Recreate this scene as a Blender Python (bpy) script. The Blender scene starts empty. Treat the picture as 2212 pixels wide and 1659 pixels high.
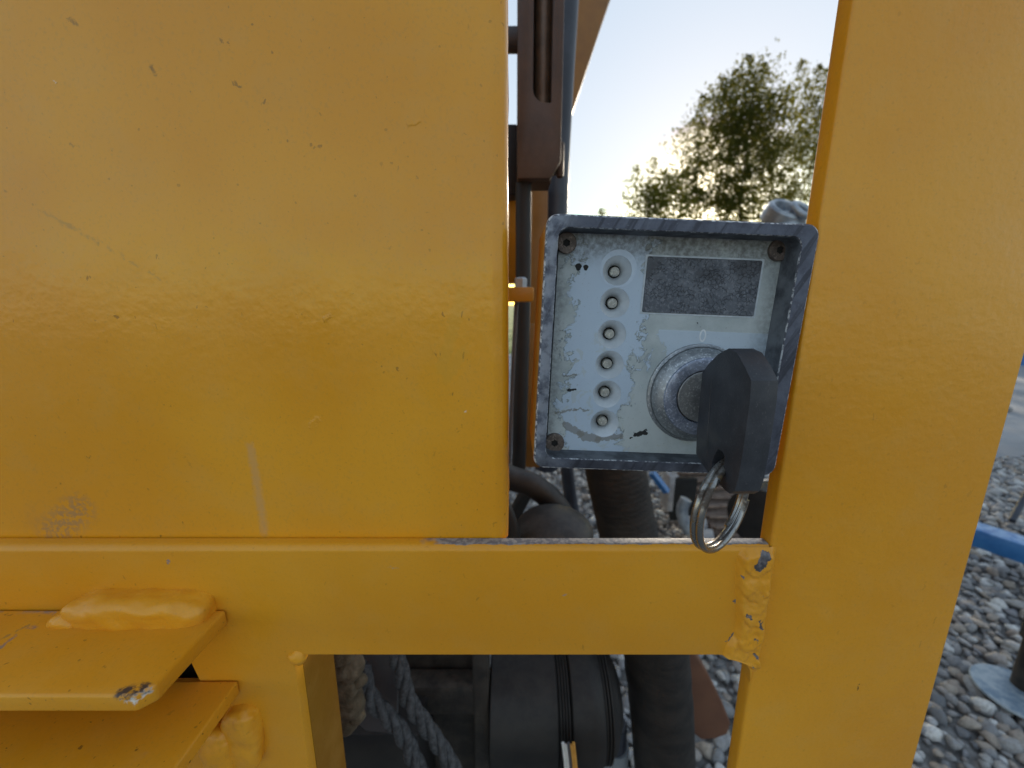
import bpy, bmesh, math, random
import numpy as np
from mathutils import Vector, Matrix, noise
from mathutils.geometry import tessellate_polygon
random.seed(7); rng = np.random.default_rng(7)
SC = bpy.context.scene
R = math.radians
H = 1.10                                   # eye height above the gravel
PITCH = R(11.7); SP, CP = math.sin(PITCH), math.cos(PITCH)
SUN_EL, SUN_AZ = R(14.7), R(24.9)          # low sun behind the trees, right of straight ahead

# ------------------------------------------------------------------ camera, sky, sun, exposure
cam = bpy.data.cameras.new('camera'); cam_o = bpy.data.objects.new('camera', cam)
SC.collection.objects.link(cam_o); SC.camera = cam_o
cam_o.location = (0, 0, H); cam_o.rotation_euler = (R(90) - PITCH, 0, 0)
cam.sensor_width = 36; cam.lens = 36 * 831 / 2212
cam.clip_start = 0.004; cam.clip_end = 3000
cam.dof.use_dof = True; cam.dof.focus_distance = 0.152; cam.dof.aperture_fstop = 10.5

world = bpy.data.worlds.new('World'); SC.world = world; world.use_nodes = True
wn = world.node_tree; wn.nodes.clear()
sky = wn.nodes.new('ShaderNodeTexSky'); sky.sky_type = 'NISHITA'; sky.sun_disc = False
sky.sun_elevation = SUN_EL; sky.sun_rotation = SUN_AZ
sky.air_density = 1.0; sky.dust_density = 0.27; sky.ozone_density = 1.5
wbg = wn.nodes.new('ShaderNodeBackground'); wbg.inputs['Strength'].default_value = 0.15
wo = wn.nodes.new('ShaderNodeOutputWorld')
wga = wn.nodes.new('ShaderNodeGamma'); wga.inputs['Gamma'].default_value = 0.25     # the whole sky evened out, as the phone's HDR does
whs = wn.nodes.new('ShaderNodeHueSaturation'); whs.inputs['Saturation'].default_value = 1.6
wn.links.new(sky.outputs[0], wga.inputs[0]); wn.links.new(wga.outputs[0], whs.inputs['Color']); 
wsu = wn.nodes.new('ShaderNodeMix'); wsu.data_type = 'RGBA'; wsu.blend_type = 'SUBTRACT'; wsu.inputs[0].default_value = 1; wsu.inputs[7].default_value = (7.0, 7.6, 8.6, 1)
wmx = wn.nodes.new('ShaderNodeMix'); wmx.data_type = 'RGBA'; wmx.blend_type = 'LIGHTEN'; wmx.inputs[0].default_value = 1; wmx.inputs[7].default_value = (0, 0, 0, 1)
wad = wn.nodes.new('ShaderNodeMix'); wad.data_type = 'RGBA'; wad.blend_type = 'ADD'; wad.inputs[0].default_value = 1.0     # the glow round the sun keeps its strength
wn.links.new(sky.outputs[0], wsu.inputs[6]); wn.links.new(wsu.outputs[2], wmx.inputs[6]); wn.links.new(whs.outputs[0], wad.inputs[6]); wn.links.new(wmx.outputs[2], wad.inputs[7])
wn.links.new(wad.outputs[2], wbg.inputs[0]); wn.links.new(wbg.outputs[0], wo.inputs[0])

sl = bpy.data.lights.new('sun', 'SUN'); sl.energy = 2.0; sl.angle = R(0.5); sl.color = (1.0, 0.86, 0.68)
so = bpy.data.objects.new('sun', sl); SC.collection.objects.link(so)
sdir = Vector((math.sin(SUN_AZ) * math.cos(SUN_EL), math.cos(SUN_AZ) * math.cos(SUN_EL), math.sin(SUN_EL)))
so.rotation_euler = sdir.to_track_quat('Z', 'Y').to_euler(); so.location = (5, 10, 8)
SC.view_settings.view_transform = 'Standard'; SC.view_settings.look = 'None'
SC.view_settings.exposure = 2.08; SC.view_settings.gamma = 1.0
SC.view_settings.use_curve_mapping = False

# ------------------------------------------------------------------ helpers
def at(px, py, Y):
    """the point at depth Y on the ray seen at (px, py) of a 2212 x 1659 view"""
    u = (px - 1106) / 831; v = (829.5 - py) / 831; d = CP + v * SP
    return Vector((u / d * Y, Y, H + (-SP + v * CP) / d * Y))
def pxof(P):
    x, y, z = P[0], P[1], P[2] - H
    d = y * CP - z * SP; v = y * SP + z * CP
    return 1106 + 831 * x / d, 829.5 - 831 * v / d

def tag(o, label=None, cat=None, group=None, kind=None):
    for k, v in (('label', label), ('category', cat), ('group', group), ('kind', kind)):
        if v: o[k] = v
    return o
def empty(name, loc, label, cat, group=None, rot=(0, 0, 0)):
    o = bpy.data.objects.new(name, None); SC.collection.objects.link(o)
    o.empty_display_size = 0.02; o.location = loc; o.rotation_euler = rot
    return tag(o, label, cat, group)

def finish(bm, name, mat, parent=None, loc=None, smooth=True, ang=33, local=False):
    bmesh.ops.recalc_face_normals(bm, faces=bm.faces)
    for f in bm.faces: f.smooth = smooth
    if smooth:
        for e in bm.edges:
            if len(e.link_faces) == 2 and e.calc_face_angle(0) > R(ang): e.smooth = False
    me = bpy.data.meshes.new(name)
    if parent is not None and not local:
        bm.transform(Matrix.Translation(-Vector(parent_origin(parent))))
    elif loc is not None:
        bm.transform(Matrix.Translation(-Vector(loc)))
    bm.to_mesh(me); bm.free()
    mats = mat if isinstance(mat, (list, tuple)) else [mat]
    for m in mats: me.materials.append(m)
    o = bpy.data.objects.new(name, me); SC.collection.objects.link(o)
    if parent is not None: o.parent = parent
    elif loc is not None: o.location = loc
    return o
def parent_origin(p):
    v = Vector((0, 0, 0))
    while p is not None:
        v += p.location; p = p.parent
    return v

def NB(): return bmesh.new()
def bevel_all(bm, off, seg=2, ang=30, geom=None):
    es = [e for e in (geom or bm.edges) if len(e.link_faces) == 2 and e.calc_face_angle(0) > R(ang)]
    if es: bmesh.ops.bevel(bm, geom=es, offset=off, segments=seg, affect='EDGES', profile=0.5, clamp_overlap=True)
def box(bm, x0, x1, y0, y1, z0, z1, bev=0.0, M=None, seg=2):
    t = NB(); bmesh.ops.create_cube(t, size=1)
    for v in t.verts:
        v.co = Vector((x0 + (v.co.x + .5) * (x1 - x0), y0 + (v.co.y + .5) * (y1 - y0), z0 + (v.co.z + .5) * (z1 - z0)))
    if bev: bevel_all(t, bev, seg)
    if M: t.transform(M)
    merge(bm, t); return bm
def merge(bm, t):
    me = bpy.data.meshes.new('tmp'); t.to_mesh(me); t.free(); bm.from_mesh(me); bpy.data.meshes.remove(me)
def prism(bm, loops, mp, d0, d1, bev=0.0, seg=2):
    """loops of 2-D points (outer, then holes) swept from d0 to d1; mp(a, b, d) gives the 3-D point"""
    t = NB(); flat = [p for l in loops for p in l]
    tris = tessellate_polygon([[Vector((p[0], p[1], 0)) for p in l] for l in loops])
    A = [t.verts.new(mp(p[0], p[1], d0)) for p in flat]; B = [t.verts.new(mp(p[0], p[1], d1)) for p in flat]
    for a, b, c in tris:
        if len({a, b, c}) == 3:
            try: t.faces.new((A[a], A[b], A[c])); t.faces.new((B[c], B[b], B[a]))
            except ValueError: pass
    k = 0
    for l in loops:
        n = len(l)
        for i in range(n):
            j = (i + 1) % n
            t.faces.new((A[k + i], B[k + i], B[k + j], A[k + j]))
        k += n
    bmesh.ops.recalc_face_normals(t, faces=t.faces)
    if bev: bevel_all(t, bev, seg)
    merge(bm, t); return bm
XZ = lambda a, b, d: Vector((a, d, b))
YZ = lambda a, b, d: Vector((d, a, b))
XY = lambda a, b, d: Vector((a, b, d))
def circ(cx, cy, r, n=32, a0=0): return [(cx + r * math.cos(a0 + 2 * math.pi * i / n), cy + r * math.sin(a0 + 2 * math.pi * i / n)) for i in range(n)]
def rrect(cx, cy, w, h, r, n=5):
    out = []
    for sx, sy, a in ((1, 1, 0), (-1, 1, 90), (-1, -1, 180), (1, -1, 270)):
        for i in range(n + 1):
            t = R(a + 90 * i / n); out.append((cx + sx * (w / 2 - r) + r * math.cos(t), cy + sy * (h / 2 - r) + r * math.sin(t)))
    return out
def frames(pts):
    pts = [Vector(p) for p in pts]; n = len(pts); out = []
    T = [(pts[min(i + 1, n - 1)] - pts[max(i - 1, 0)]).normalized() for i in range(n)]
    up = Vector((0, 0, 1)) if abs(T[0].z) < .9 else Vector((1, 0, 0))
    N = (up - T[0] * up.dot(T[0])).normalized()
    for i in range(n):
        N = (N - T[i] * N.dot(T[i])).normalized(); out.append((pts[i], T[i], N, T[i].cross(N)))
    return out
def tube(bm, pts, rad, seg=16, cap=True, closed=False, squash=1.0):
    n = len(pts); rr = rad if hasattr(rad, '__len__') else [rad] * n
    rings = []
    for (P, T, N, B), r in zip(frames(pts), rr):
        rings.append([bm.verts.new(P + N * r * math.cos(2 * math.pi * k / seg) + B * r * squash * math.sin(2 * math.pi * k / seg)) for k in range(seg)])
    for i in range(n - 1):
        for k in range(seg):
            j = (k + 1) % seg; bm.faces.new((rings[i][k], rings[i][j], rings[i + 1][j], rings[i + 1][k]))
    if cap: bm.faces.new(rings[0][::-1]); bm.faces.new(rings[-1])
    return bm
def lathe(bm, prof, origin, axis, seg=40, cap=True):
    """prof: (radius, distance along axis)"""
    axis = Vector(axis).normalized(); o = Vector(origin)
    u = axis.orthogonal().normalized(); w = axis.cross(u); rings = []
    for r, d in prof:
        rings.append([bm.verts.new(o + axis * d + (u * math.cos(2 * math.pi * k / seg) + w * math.sin(2 * math.pi * k / seg)) * r) for k in range(seg)])
    for i in range(len(prof) - 1):
        for k in range(seg):
            j = (k + 1) % seg; bm.faces.new((rings[i][k], rings[i][j], rings[i + 1][j], rings[i + 1][k]))
    if cap: bm.faces.new(rings[0][::-1]); bm.faces.new(rings[-1])
    return bm
def spline(pts, n=12):
    pts = [Vector(p) for p in pts]; out = []
    for i in range(len(pts) - 1):
        p0, p1, p2, p3 = pts[max(i - 1, 0)], pts[i], pts[i + 1], pts[min(i + 2, len(pts) - 1)]
        for k in range(n):
            t = k / n
            out.append(.5 * ((2 * p1) + (p2 - p0) * t + (2 * p0 - 5 * p1 + 4 * p2 - p3) * t * t + (3 * p1 - p0 - 3 * p2 + p3) * t ** 3))
    out.append(pts[-1]); return out

# ------------------------------------------------------------------ materials
class NT:
    def __init__(s, name):
        s.m = bpy.data.materials.new(name); s.m.use_nodes = True; s.t = s.m.node_tree; s.t.nodes.clear()
        s.out = s.n('ShaderNodeOutputMaterial'); s.b = s.n('ShaderNodeBsdfPrincipled'); s.l(s.b.outputs[0], s.out.inputs[0])
        s.pos = s.n('ShaderNodeNewGeometry').outputs['Position']
    def n(s, t): return s.t.nodes.new(t)
    def l(s, a, b): s.t.links.new(a, b)
    def put(s, inp, v):
        if hasattr(v, 'is_linked') or hasattr(v, 'links'): s.l(v, inp)
        else: inp.default_value = v
    def obj(s): s.pos = s.n('ShaderNodeTexCoord').outputs['Object']; return s.pos
    def math(s, op, a, b=0.0, c=None, clamp=False):
        n = s.n('ShaderNodeMath'); n.operation = op; n.use_clamp = clamp
        s.put(n.inputs[0], a); s.put(n.inputs[1], b)
        if c is not None: s.put(n.inputs[2], c)
        return n.outputs[0]
    def noise(s, scale, detail=3, rough=.55, dist=0, stretch=None, off=None):
        n = s.n('ShaderNodeTexNoise'); n.inputs['Scale'].default_value = scale; n.inputs['Detail'].default_value = detail
        n.inputs['Roughness'].default_value = rough; n.inputs['Distortion'].default_value = dist
        p = s.pos
        if stretch or off:
            mp = s.n('ShaderNodeMapping'); s.l(p, mp.inputs[0])
            if stretch: mp.inputs['Scale'].default_value = stretch
            if off: mp.inputs['Location'].default_value = off
            p = mp.outputs[0]
        s.l(p, n.inputs['Vector']); return n.outputs['Fac']
    def ramp(s, fac, a, b):           # smooth step a..b -> 0..1
        n = s.n('ShaderNodeMapRange'); n.interpolation_type = 'SMOOTHSTEP'
        s.l(fac, n.inputs[0]); n.inputs[1].default_value = a; n.inputs[2].default_value = b
        return n.outputs[0]
    def mix(s, f, a, b):
        n = s.n('ShaderNodeMix'); n.data_type = 'RGBA'; s.put(n.inputs[0], f)
        for i, v in ((6, a), (7, b)):
            s.put(n.inputs[i], v if not isinstance(v, tuple) else (*v, 1.0))
        return n.outputs[2]
    def mul(s, a, b): return s.math('MULTIPLY', a, b)
    def mx(s, a, b): return s.math('MAXIMUM', a, b)
    def xyz(s):
        n = s.n('ShaderNodeSeparateXYZ'); s.l(s.pos, n.inputs[0]); return n.outputs
    def warped(s):
        if not hasattr(s, '_w') or s._w[0] is not s.pos:
            n = s.n('ShaderNodeTexNoise'); n.inputs['Scale'].default_value = 420; n.inputs['Detail'].default_value = 4; n.inputs['Roughness'].default_value = .6
            s.l(s.pos, n.inputs['Vector'])
            d = s.n('ShaderNodeVectorMath'); d.operation = 'SUBTRACT'; s.l(n.outputs['Color'], d.inputs[0]); d.inputs[1].default_value = (.5,) * 3
            m = s.n('ShaderNodeVectorMath'); m.operation = 'MULTIPLY_ADD'; s.l(d.outputs[0], m.inputs[0]); m.inputs[1].default_value = (.0042,) * 3; s.l(s.pos, m.inputs[2])
            s._w = (s.pos, m.outputs[0])
        return s._w[1]
    def seg(s, a, b, w0, w1):
        """1 inside a stroke from a to b (soft between half widths w1 and w0)"""
        def vm(op, *a_):
            n = s.n('ShaderNodeVectorMath'); n.operation = op
            for i, v in enumerate(a_):
                if i < 2: s.put(n.inputs[i], v)
            return n
        a = Vector(a); b = Vector(b); ba = b - a
        if ba.length < 1e-7: ba = Vector((1e-6, 0, 0))
        pa = vm('SUBTRACT', s.warped(), tuple(a)).outputs[0]
        h = s.math('DIVIDE', vm('DOT_PRODUCT', pa, tuple(ba)).outputs['Value'], ba.dot(ba), clamp=True)
        sc = s.n('ShaderNodeVectorMath'); sc.operation = 'SCALE'; sc.inputs[0].default_value = tuple(ba); s.l(h, sc.inputs['Scale'])
        d = vm('DISTANCE', pa, sc.outputs[0]).outputs['Value']
        n = s.n('ShaderNodeMapRange'); s.l(d, n.inputs[0]); n.inputs[1].default_value = w1; n.inputs[2].default_value = w0
        n.inputs[3].default_value = 0; n.inputs[4].default_value = 1; n.interpolation_type = 'SMOOTHSTEP'; return n.outputs[0]
    def bump(s, h, strength, dist, prev=None):
        n = s.n('ShaderNodeBump'); s.l(h, n.inputs['Height']); n.inputs['Strength'].default_value = strength; n.inputs['Distance'].default_value = dist
        if prev: s.l(prev, n.inputs['Normal'])
        return n.outputs[0]
    def end(s, col, rough=.5, metal=0.0, normal=None, spec=.5):
        s.put(s.b.inputs['Base Color'], col if not isinstance(col, tuple) else (*col, 1.0))
        s.put(s.b.inputs['Roughness'], rough); s.put(s.b.inputs['Metallic'], metal)
        s.b.inputs['Specular IOR Level'].default_value = spec
        if normal: s.l(normal, s.b.inputs['Normal'])
        return s.m

YEL_A, YEL_B = (0.73, 0.308, 0.011), (0.79, 0.358, 0.020)
GREY = (0.20, 0.19, 0.19)
def yellow(name, specks=.5, dustz=None, marks=(), chips=None, rough=.33, tone=1.0, wear=None, peel=1.0, nubs=()):
    s = NT(name)
    big = s.noise(9, 3); mid = s.noise(60, 4, .6); fine = s.noise(900, 2)
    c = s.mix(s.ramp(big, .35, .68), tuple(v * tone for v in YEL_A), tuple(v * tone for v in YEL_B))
    c = s.mix(s.mul(s.ramp(mid, .45, .75), .18), c, (0.66, 0.36, 0.08))
    c = s.mix(s.mul(s.ramp(fine, .52, .75), .22), c, (0.42, 0.24, 0.05))
    if specks:
        region = s.ramp(s.noise(14, 2, off=(3, 1, 7)), .46, .62)
        sp = s.ramp(s.noise(260, 3, .55, .4, stretch=(1, 1, .7)), .69, .72)
        sp2 = s.mul(s.ramp(s.noise(420, 1, off=(5, 5, 2)), .73, .77), .8)
        c = s.mix(s.mul(s.mx(s.mul(sp, region), s.mul(sp2, .7)), specks), c, (0.14, 0.065, 0.014))
    if dustz:
        z = s.xyz()[2]; z0, hgt, amt = dustz
        g = s.mul(s.math('SUBTRACT', 1.0, s.ramp(z, z0, z0 + hgt)), s.math('SUBTRACT', 1.0, s.ramp(s.xyz()[0], -.13, -.085)))
        dn = s.mul(g, s.ramp(s.noise(22, 5, .7, stretch=(1, 1, .5)), .50, .72))
        c = s.mix(s.mul(dn, amt), c, (0.30, 0.20, 0.12))
        dk = s.mul(g, s.mul(s.ramp(s.noise(22, 5, .7, stretch=(1, 1, .5)), .54, .72), s.ramp(s.noise(500, 4, .7), .53, .60)))
        c = s.mix(s.mul(dk, amt), c, (0.11, 0.085, 0.07))
    bsum = None
    for a, b, w0, w1, col, amt, ns in marks:
        k = s.seg(a, b, w0, w1)
        if ns: k = s.mul(k, s.ramp(s.noise(ns, 3, .6), .42, .58))
        c = s.mix(s.mul(k, amt), c, col)
    if chips:
        k = None
        for a, b, w in chips:
            q = s.seg(a, b, w * .3, w); k = q if k is None else s.mx(k, q)
        k2 = s.math('ADD', k, s.mul(s.math('SUBTRACT', s.noise(700, 3, .6), .5), 1.2))
        k2 = s.ramp(k2, .47, .53); c = s.mix(k2, c, s.mix(s.ramp(s.noise(300, 2), .4, .6), (0.07, 0.066, 0.072), (0.18, 0.165, 0.175)))
        bsum = k2
    if wear:                               # rubbed bare along its exposed edges
        x, y, z = s.xyz()
        k = s.ramp(s.math('ADD', y, s.mul(s.math('SUBTRACT', s.noise(130, 4, .65), .5), wear[1])), wear[0], wear[0] + .0004)
        k = s.mul(k, s.ramp(s.math('ADD', x, s.mul(s.math('SUBTRACT', s.noise(60, 3), .5), .06)), wear[2], wear[2] + .01))
        k = s.mul(k, s.ramp(z, zr - .0012, zr - .0008))
        c = s.mix(k, c, s.mix(s.ramp(s.noise(500, 3), .4, .6), (0.16, 0.155, 0.17), (0.33, 0.30, 0.28)))
    r = s.math('ADD', s.mul(s.ramp(s.noise(35, 4, .6), .3, .7), .12), rough - .05)
    h = s.math('ADD', s.mul(s.noise(330, 2, .5), .55), s.math('ADD', s.mul(s.noise(110, 2, .5), .65), s.mul(s.noise(38, 2, .5), .45)))
    nb = s.bump(h, .32 * peel, .0006)
    nb = s.bump(s.noise(2200, 1), .10, .0001, nb)
    for a, b, w, hgt in nubs: nb = s.bump(s.seg(a, b, w * .15, w), 1.0, hgt, nb)
    if bsum is not None: nb = s.bump(s.math('SUBTRACT', 1.0, bsum), .5, .0003, nb)
    return s.end(c, r, 0, nb, .45)

def plain(name, a, b, scale=40, rough=.6, metal=0.0, bump=.3, bd=.0005, bs=200, dust_sheen=None, spec=.5, obj=False, stretch=None):
    s = NT(name)
    if obj: s.obj()
    c = s.mix(s.ramp(s.noise(scale, 5, .65, stretch=stretch), .35, .65), a, b)
    if dust_sheen:
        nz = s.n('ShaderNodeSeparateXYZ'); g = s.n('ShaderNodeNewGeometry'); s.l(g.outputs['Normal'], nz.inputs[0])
        c = s.mix(s.mul(s.ramp(nz.outputs[2], -.1, .9), s.mul(s.ramp(s.noise(scale * 3, 4, .7), .3, .65), dust_sheen[1])), c, dust_sheen[0])
    r = s.math('ADD', s.mul(s.noise(scale * 2, 3), .2), rough - .1)
    return s.end(c, r, metal, s.bump(s.noise(bs, 4, .6, stretch=stretch), bump, bd), spec)

M = {}
zr = H - .1034                              # top of the rail
SEGMARK = lambda px, py, Y: tuple(at(px, py, Y))
M['panel'] = yellow('yellow_panel_paint', .55, (zr, .028, .5), marks=[
    (SEGMARK(85, 452, .157), SEGMARK(215, 525, .157), .0002, .0014, (.34, .20, .06), .45, 260),
    (SEGMARK(215, 525, .157), SEGMARK(352, 606, .157), .0002, .0012, (.34, .20, .06), .4, 260),
    (SEGMARK(541, 965, .157), SEGMARK(572, 1150, .157), .0004, .0030, (.50, .33, .19), .38, None),
    (SEGMARK(120, 1150, .157), SEGMARK(170, 1100, .157), .002, .011, (.26, .18, .12), .5, 420),
    (SEGMARK(118, 178, .157), SEGMARK(119, 182, .157), .0002, .0007, (.8, .7, .55), 1, None),
    (SEGMARK(1005, 890, .157), SEGMARK(1007, 889, .157), .0002, .0007, (.8, .75, .7), 1, None),
    (SEGMARK(148, 42, .157), SEGMARK(165, 50, .157), .0002, .0015, (.16, .085, .02), .7, 420),
    (SEGMARK(155, 312, .157), SEGMARK(168, 320, .157), .0002, .0013, (.16, .085, .02), .7, 420),
    (SEGMARK(328, 145, .157), SEGMARK(335, 160, .157), .0002, .0012, (.16, .085, .02), .7, 420),
    (SEGMARK(955, 800, .157), SEGMARK(998, 630, .157), .0012, .0034, (.68, .34, .03), .5, None),
    (SEGMARK(965, 820, .157), SEGMARK(1000, 760, .157), .0012, .0030, (.68, .34, .03), .45, None),
], rough=.19, tone=1.0, peel=1.0, nubs=[
    (SEGMARK(703, 689, .157), SEGMARK(711, 684, .157), .0016, .0003), (SEGMARK(674, 922, .157), SEGMARK(686, 905, .157), .0020, .0002),
    (SEGMARK(882, 269, .157), SEGMARK(903, 263, .157), .0012, .0002), (SEGMARK(640, 680, .157), SEGMARK(642, 682, .157), .0008, .0002)])
M['rail'] = yellow('yellow_rail_paint', .3, None, marks=[
    (SEGMARK(363, 1212, .15), SEGMARK(365, 1214, .15), .0004, .0010, (.22, .21, .24), 1, None),
    (SEGMARK(1218, 1287, .15), SEGMARK(1219, 1287, .15), .0002, .0007, (.4, .3, .25), .8, None),
    (SEGMARK(840, 1225, .15), SEGMARK(860, 1226, .15), .0002, .0005, (.5, .35, .2), .6, None),
], chips=[(SEGMARK(1572, 1385, .15), SEGMARK(1600, 1355, .15), .0011), (SEGMARK(1572, 1404, .15), SEGMARK(1577, 1415, .15), .0013),
          (SEGMARK(1588, 1297, .15), SEGMARK(1602, 1303, .15), .0015)], wear=(.1516, .0022, -.045), tone=.96)
M['post'] = yellow('yellow_post_paint', .22, None, marks=[(SEGMARK(1853, 1487, .151), SEGMARK(1857, 1478, .151), .0002, .0006, (.12, .06, .01), .9, None)], tone=.97, peel=1.8)
def P146(px, py): return tuple(at(px, py, .1475))
M['weld'] = yellow('yellow_weld_paint', .3, None, chips=[
    (P146(1604, 1247), P146(1606, 1249), .0012), (P146(1610, 1327), P146(1620, 1334), .0016), (P146(1610, 1330), P146(1613, 1336), .0013),
    (P146(1640, 1340), P146(1645, 1358), .0012), (P146(1630, 1380), P146(1633, 1385), .0013), (P146(1620, 1395), P146(1623, 1402), .0010),
    (P146(1630, 1415), P146(1640, 1423), .0010), (P146(1625, 1437), P146(1630, 1446), .0008), (P146(1615, 1452), P146(1617, 1458), .0008),
    (P146(1655, 1200), P146(1640, 1225), .0032), (P146(1625, 1188), P146(1655, 1185), .0018), (P146(1660, 1322), P146(1662, 1325), .0009), (P146(1650, 1285), P146(1652, 1287), .0009)], peel=2)
M['lug'] = yellow('yellow_lug_paint', .8, None, marks=[
    (SEGMARK(256, 1502, .112), SEGMARK(290, 1512, .111), .0006, .0020, (.78, .76, .70), 1, 300), (SEGMARK(290, 1512, .111), SEGMARK(322, 1490, .113), .0006, .0020, (.78, .76, .70), 1, 300),
    (SEGMARK(266, 1497, .112), SEGMARK(314, 1484, .113), .0014, .0034, (.07, .042, .028), 1, 300),
    (SEGMARK(0, 1320, .150), SEGMARK(170, 1320, .149), .0006, .0030, (.26, .22, .22), .9, 200),
    (SEGMARK(170, 1345, .143), SEGMARK(400, 1340, .144), .0004, .0026, (.32, .24, .22), .7, 260),
    (SEGMARK(60, 1355, .140), SEGMARK(78, 1350, .140), .0006, .0016, (.22, .17, .17), .9, 300),
    (SEGMARK(0, 1378, .134), SEGMARK(62, 1352, .141), .0002, .0009, (.36, .21, .06), .8, None),
    (SEGMARK(0, 1398, .130), SEGMARK(36, 1375, .136), .0004, .0012, (.24, .19, .18), .8, None),
    (SEGMARK(310, 1655, .118), SEGMARK(345, 1620, .124), .0010, .0050, (.30, .24, .23), .8, 150),
    (SEGMARK(15, 1506, .1115), SEGMARK(22, 1504, .1115), .0003, .0008, (.2, .1, .06), 1, None),
    (SEGMARK(115, 1506, .1115), SEGMARK(125, 1508, .1115), .0004, .0010, (.2, .12, .10), 1, None)], tone=.95, peel=.9)
M['boxside'] = yellow('shaded_dusty_box_side', .6, tone=.40, rough=.6)  # dusty side of the box, with its shadow put into a darker yellow
M['shaded_grime'] = yellow('shaded_grimy_yellow_paint', .9, tone=.42, rough=.5)  # grimy inner face, its yellow also darkened to paint in shade
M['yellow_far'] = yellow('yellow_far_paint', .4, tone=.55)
M['yellow_shaded'] = plain('shade_browned_yellow_paint', (.24, .105, .018), (.31, .14, .025), 12, .45)  # yellow paint in shade, put in as a brown base colour
M['mast'] = plain('dark_brown_mast_paint', (.060, .036, .026), (.085, .052, .036), 30, .55, 0, .35, .0006, 220)
M['black'] = plain('black_rubber', (.008, .008, .009), (.018, .017, .017), 25, .6, 0, .4, .0006, 160, dust_sheen=((.08, .07, .06), .2))
M['hose'] = plain('dusty_hose_rubber', (.011, .011, .012), (.023, .022, .022), 30, .55, 0, .4, .0006, 180, dust_sheen=((.08, .073, .066), .4))
M['steelblue'] = plain('blue_black_pipe_paint', (.018, .022, .034), (.035, .042, .06), 25, .42, 0, .2, .0004, 120)
M['darkplate'] = plain('oily_dark_plate', (.010, .009, .009), (.05, .042, .034), 18, .65, 0, .8, .0012, 220, dust_sheen=((.14, .115, .09), .45))
M['greyplate'] = plain('dusty_grey_plate', (.07, .066, .07), (.10, .095, .10), 20, .65, 0, .4, .0008, 150)
M['dirt'] = plain('caked_mud', (.10, .075, .045), (.19, .145, .095), 90, .9, 0, 1, .002, 160)
M['sleeve'] = plain('worn_brown_sleeve', (.010, .0092, .009), (.029, .024, .021), 22, .62, 0, .7, .0012, 130, stretch=(1, 1, 2.2))
M['rustbrown'] = plain('dull_red_brown_paint', (.13, .055, .03), (.17, .075, .04), 20, .55)
M['rust'] = plain('rusty_track_steel', (.10, .065, .05), (.25, .18, .14), 18, .8, 0, 1, .003, 60, dust_sheen=((.30, .26, .23), .5), obj=True)
M['paletrack'] = plain('dusty_pale_steel', (.30, .29, .29), (.46, .45, .45), 18, .7, 0, .8, .002, 70)
M['blue'] = plain('blue_machine_paint', (.020, .13, .38), (.035, .18, .46), 12, .4, 0, .3, .0008, 90, dust_sheen=((.30, .46, .66), .75))  # upper faces tinted pale blue, the sky's reflection put into the colour
M['bluepale'] = plain('pale_dusty_blue_steel', (.15, .22, .30), (.36, .42, .47), 30, .5, .2, .5, .001, 80)
M['galv'] = plain('galvanised_steel', (.24, .28, .33), (.42, .47, .52), 40, .42, .4, .4, .0008, 120)
M['chrome'] = plain('chrome_rod', (.55, .58, .62), (.7, .72, .75), 30, .2, .9, .1, .0002, 100)
M['pipe'] = plain('grey_pipe_paint', (.17, .20, .23), (.23, .26, .29), 30, .5, 0, .3, .0005, 120)
M['whitestrip'] = plain('white_strip', (.62, .62, .60), (.78, .78, .76), 50, .45)
M['orangestrip'] = plain('orange_strip', (.62, .30, .05), (.75, .40, .09), 50, .45)
M['bark'] = plain('bark', (.07, .055, .04), (.13, .105, .08), 6, .9, 0, 1, .02, 12)
M['concrete'] = plain('grey_concrete', (.20, .205, .215), (.29, .295, .305), 1.4, .85, 0, .4, .004, 40)
M['grass'] = plain('far_grass', (.07, .11, .02), (.13, .17, .035), .5, .9, 0, 1, .05, 9)

def steel_cut():
    s = NT('saw_cut_steel'); s.obj()
    mp = s.n('ShaderNodeMapping'); mp.inputs['Rotation'].default_value = (0, R(-28), 0)
    m2 = s.n('ShaderNodeMapping'); m2.inputs['Scale'].default_value = (300, 10, 22); s.l(s.pos, mp.inputs[0]); s.l(mp.outputs[0], m2.inputs[0]); mp = m2
    n = s.n('ShaderNodeTexNoise'); n.inputs['Scale'].default_value = 1; n.inputs['Detail'].default_value = 3; s.l(mp.outputs[0], n.inputs['Vector'])
    st = n.outputs['Fac']; bl = s.noise(90, 5, .7); fi = s.noise(700, 4, .7)
    c = s.mix(s.ramp(bl, .30, .70), (.055, .062, .09), (.12, .135, .18))
    c = s.mix(s.mul(s.ramp(st, .52, .64), .75), c, (.028, .031, .045))
    x, y, z = s.xyz()
    lf = s.mul(s.math('SUBTRACT', 1.0, s.ramp(x, -.052, -.035)), s.ramp(s.noise(160, 4, .6), .36, .60))      # paler corroded skin on the left leg
    c = s.mix(s.mul(lf, .75), c, (.33, .36, .42))
    lo = s.mul(s.math('SUBTRACT', 1.0, s.ramp(z, -.047, -.042)), s.ramp(s.noise(60, 4), .35, .6))
    c = s.mix(s.mul(lo, .65), c, (.025, .027, .036))
    c = s.mix(s.mul(s.ramp(fi, .60, .74), .4), c, (.36, .39, .44))
    nb = s.bump(s.math('ADD', s.mul(st, 1.0), s.mul(fi, .5)), .6, .0004)
    return s.end(c, s.math('ADD', s.mul(bl, .3), .35), .35, nb)
M['cut'] = steel_cut()
def edge_worn():
    s = NT('chipped_bare_edge'); s.obj()
    c = s.mix(s.ramp(s.noise(420, 4, .7), .46, .58), (.10, .105, .13), (.55, .57, .60)); return s.end(c, .5, .3, s.bump(s.noise(700, 3), .8, .0005))
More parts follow.
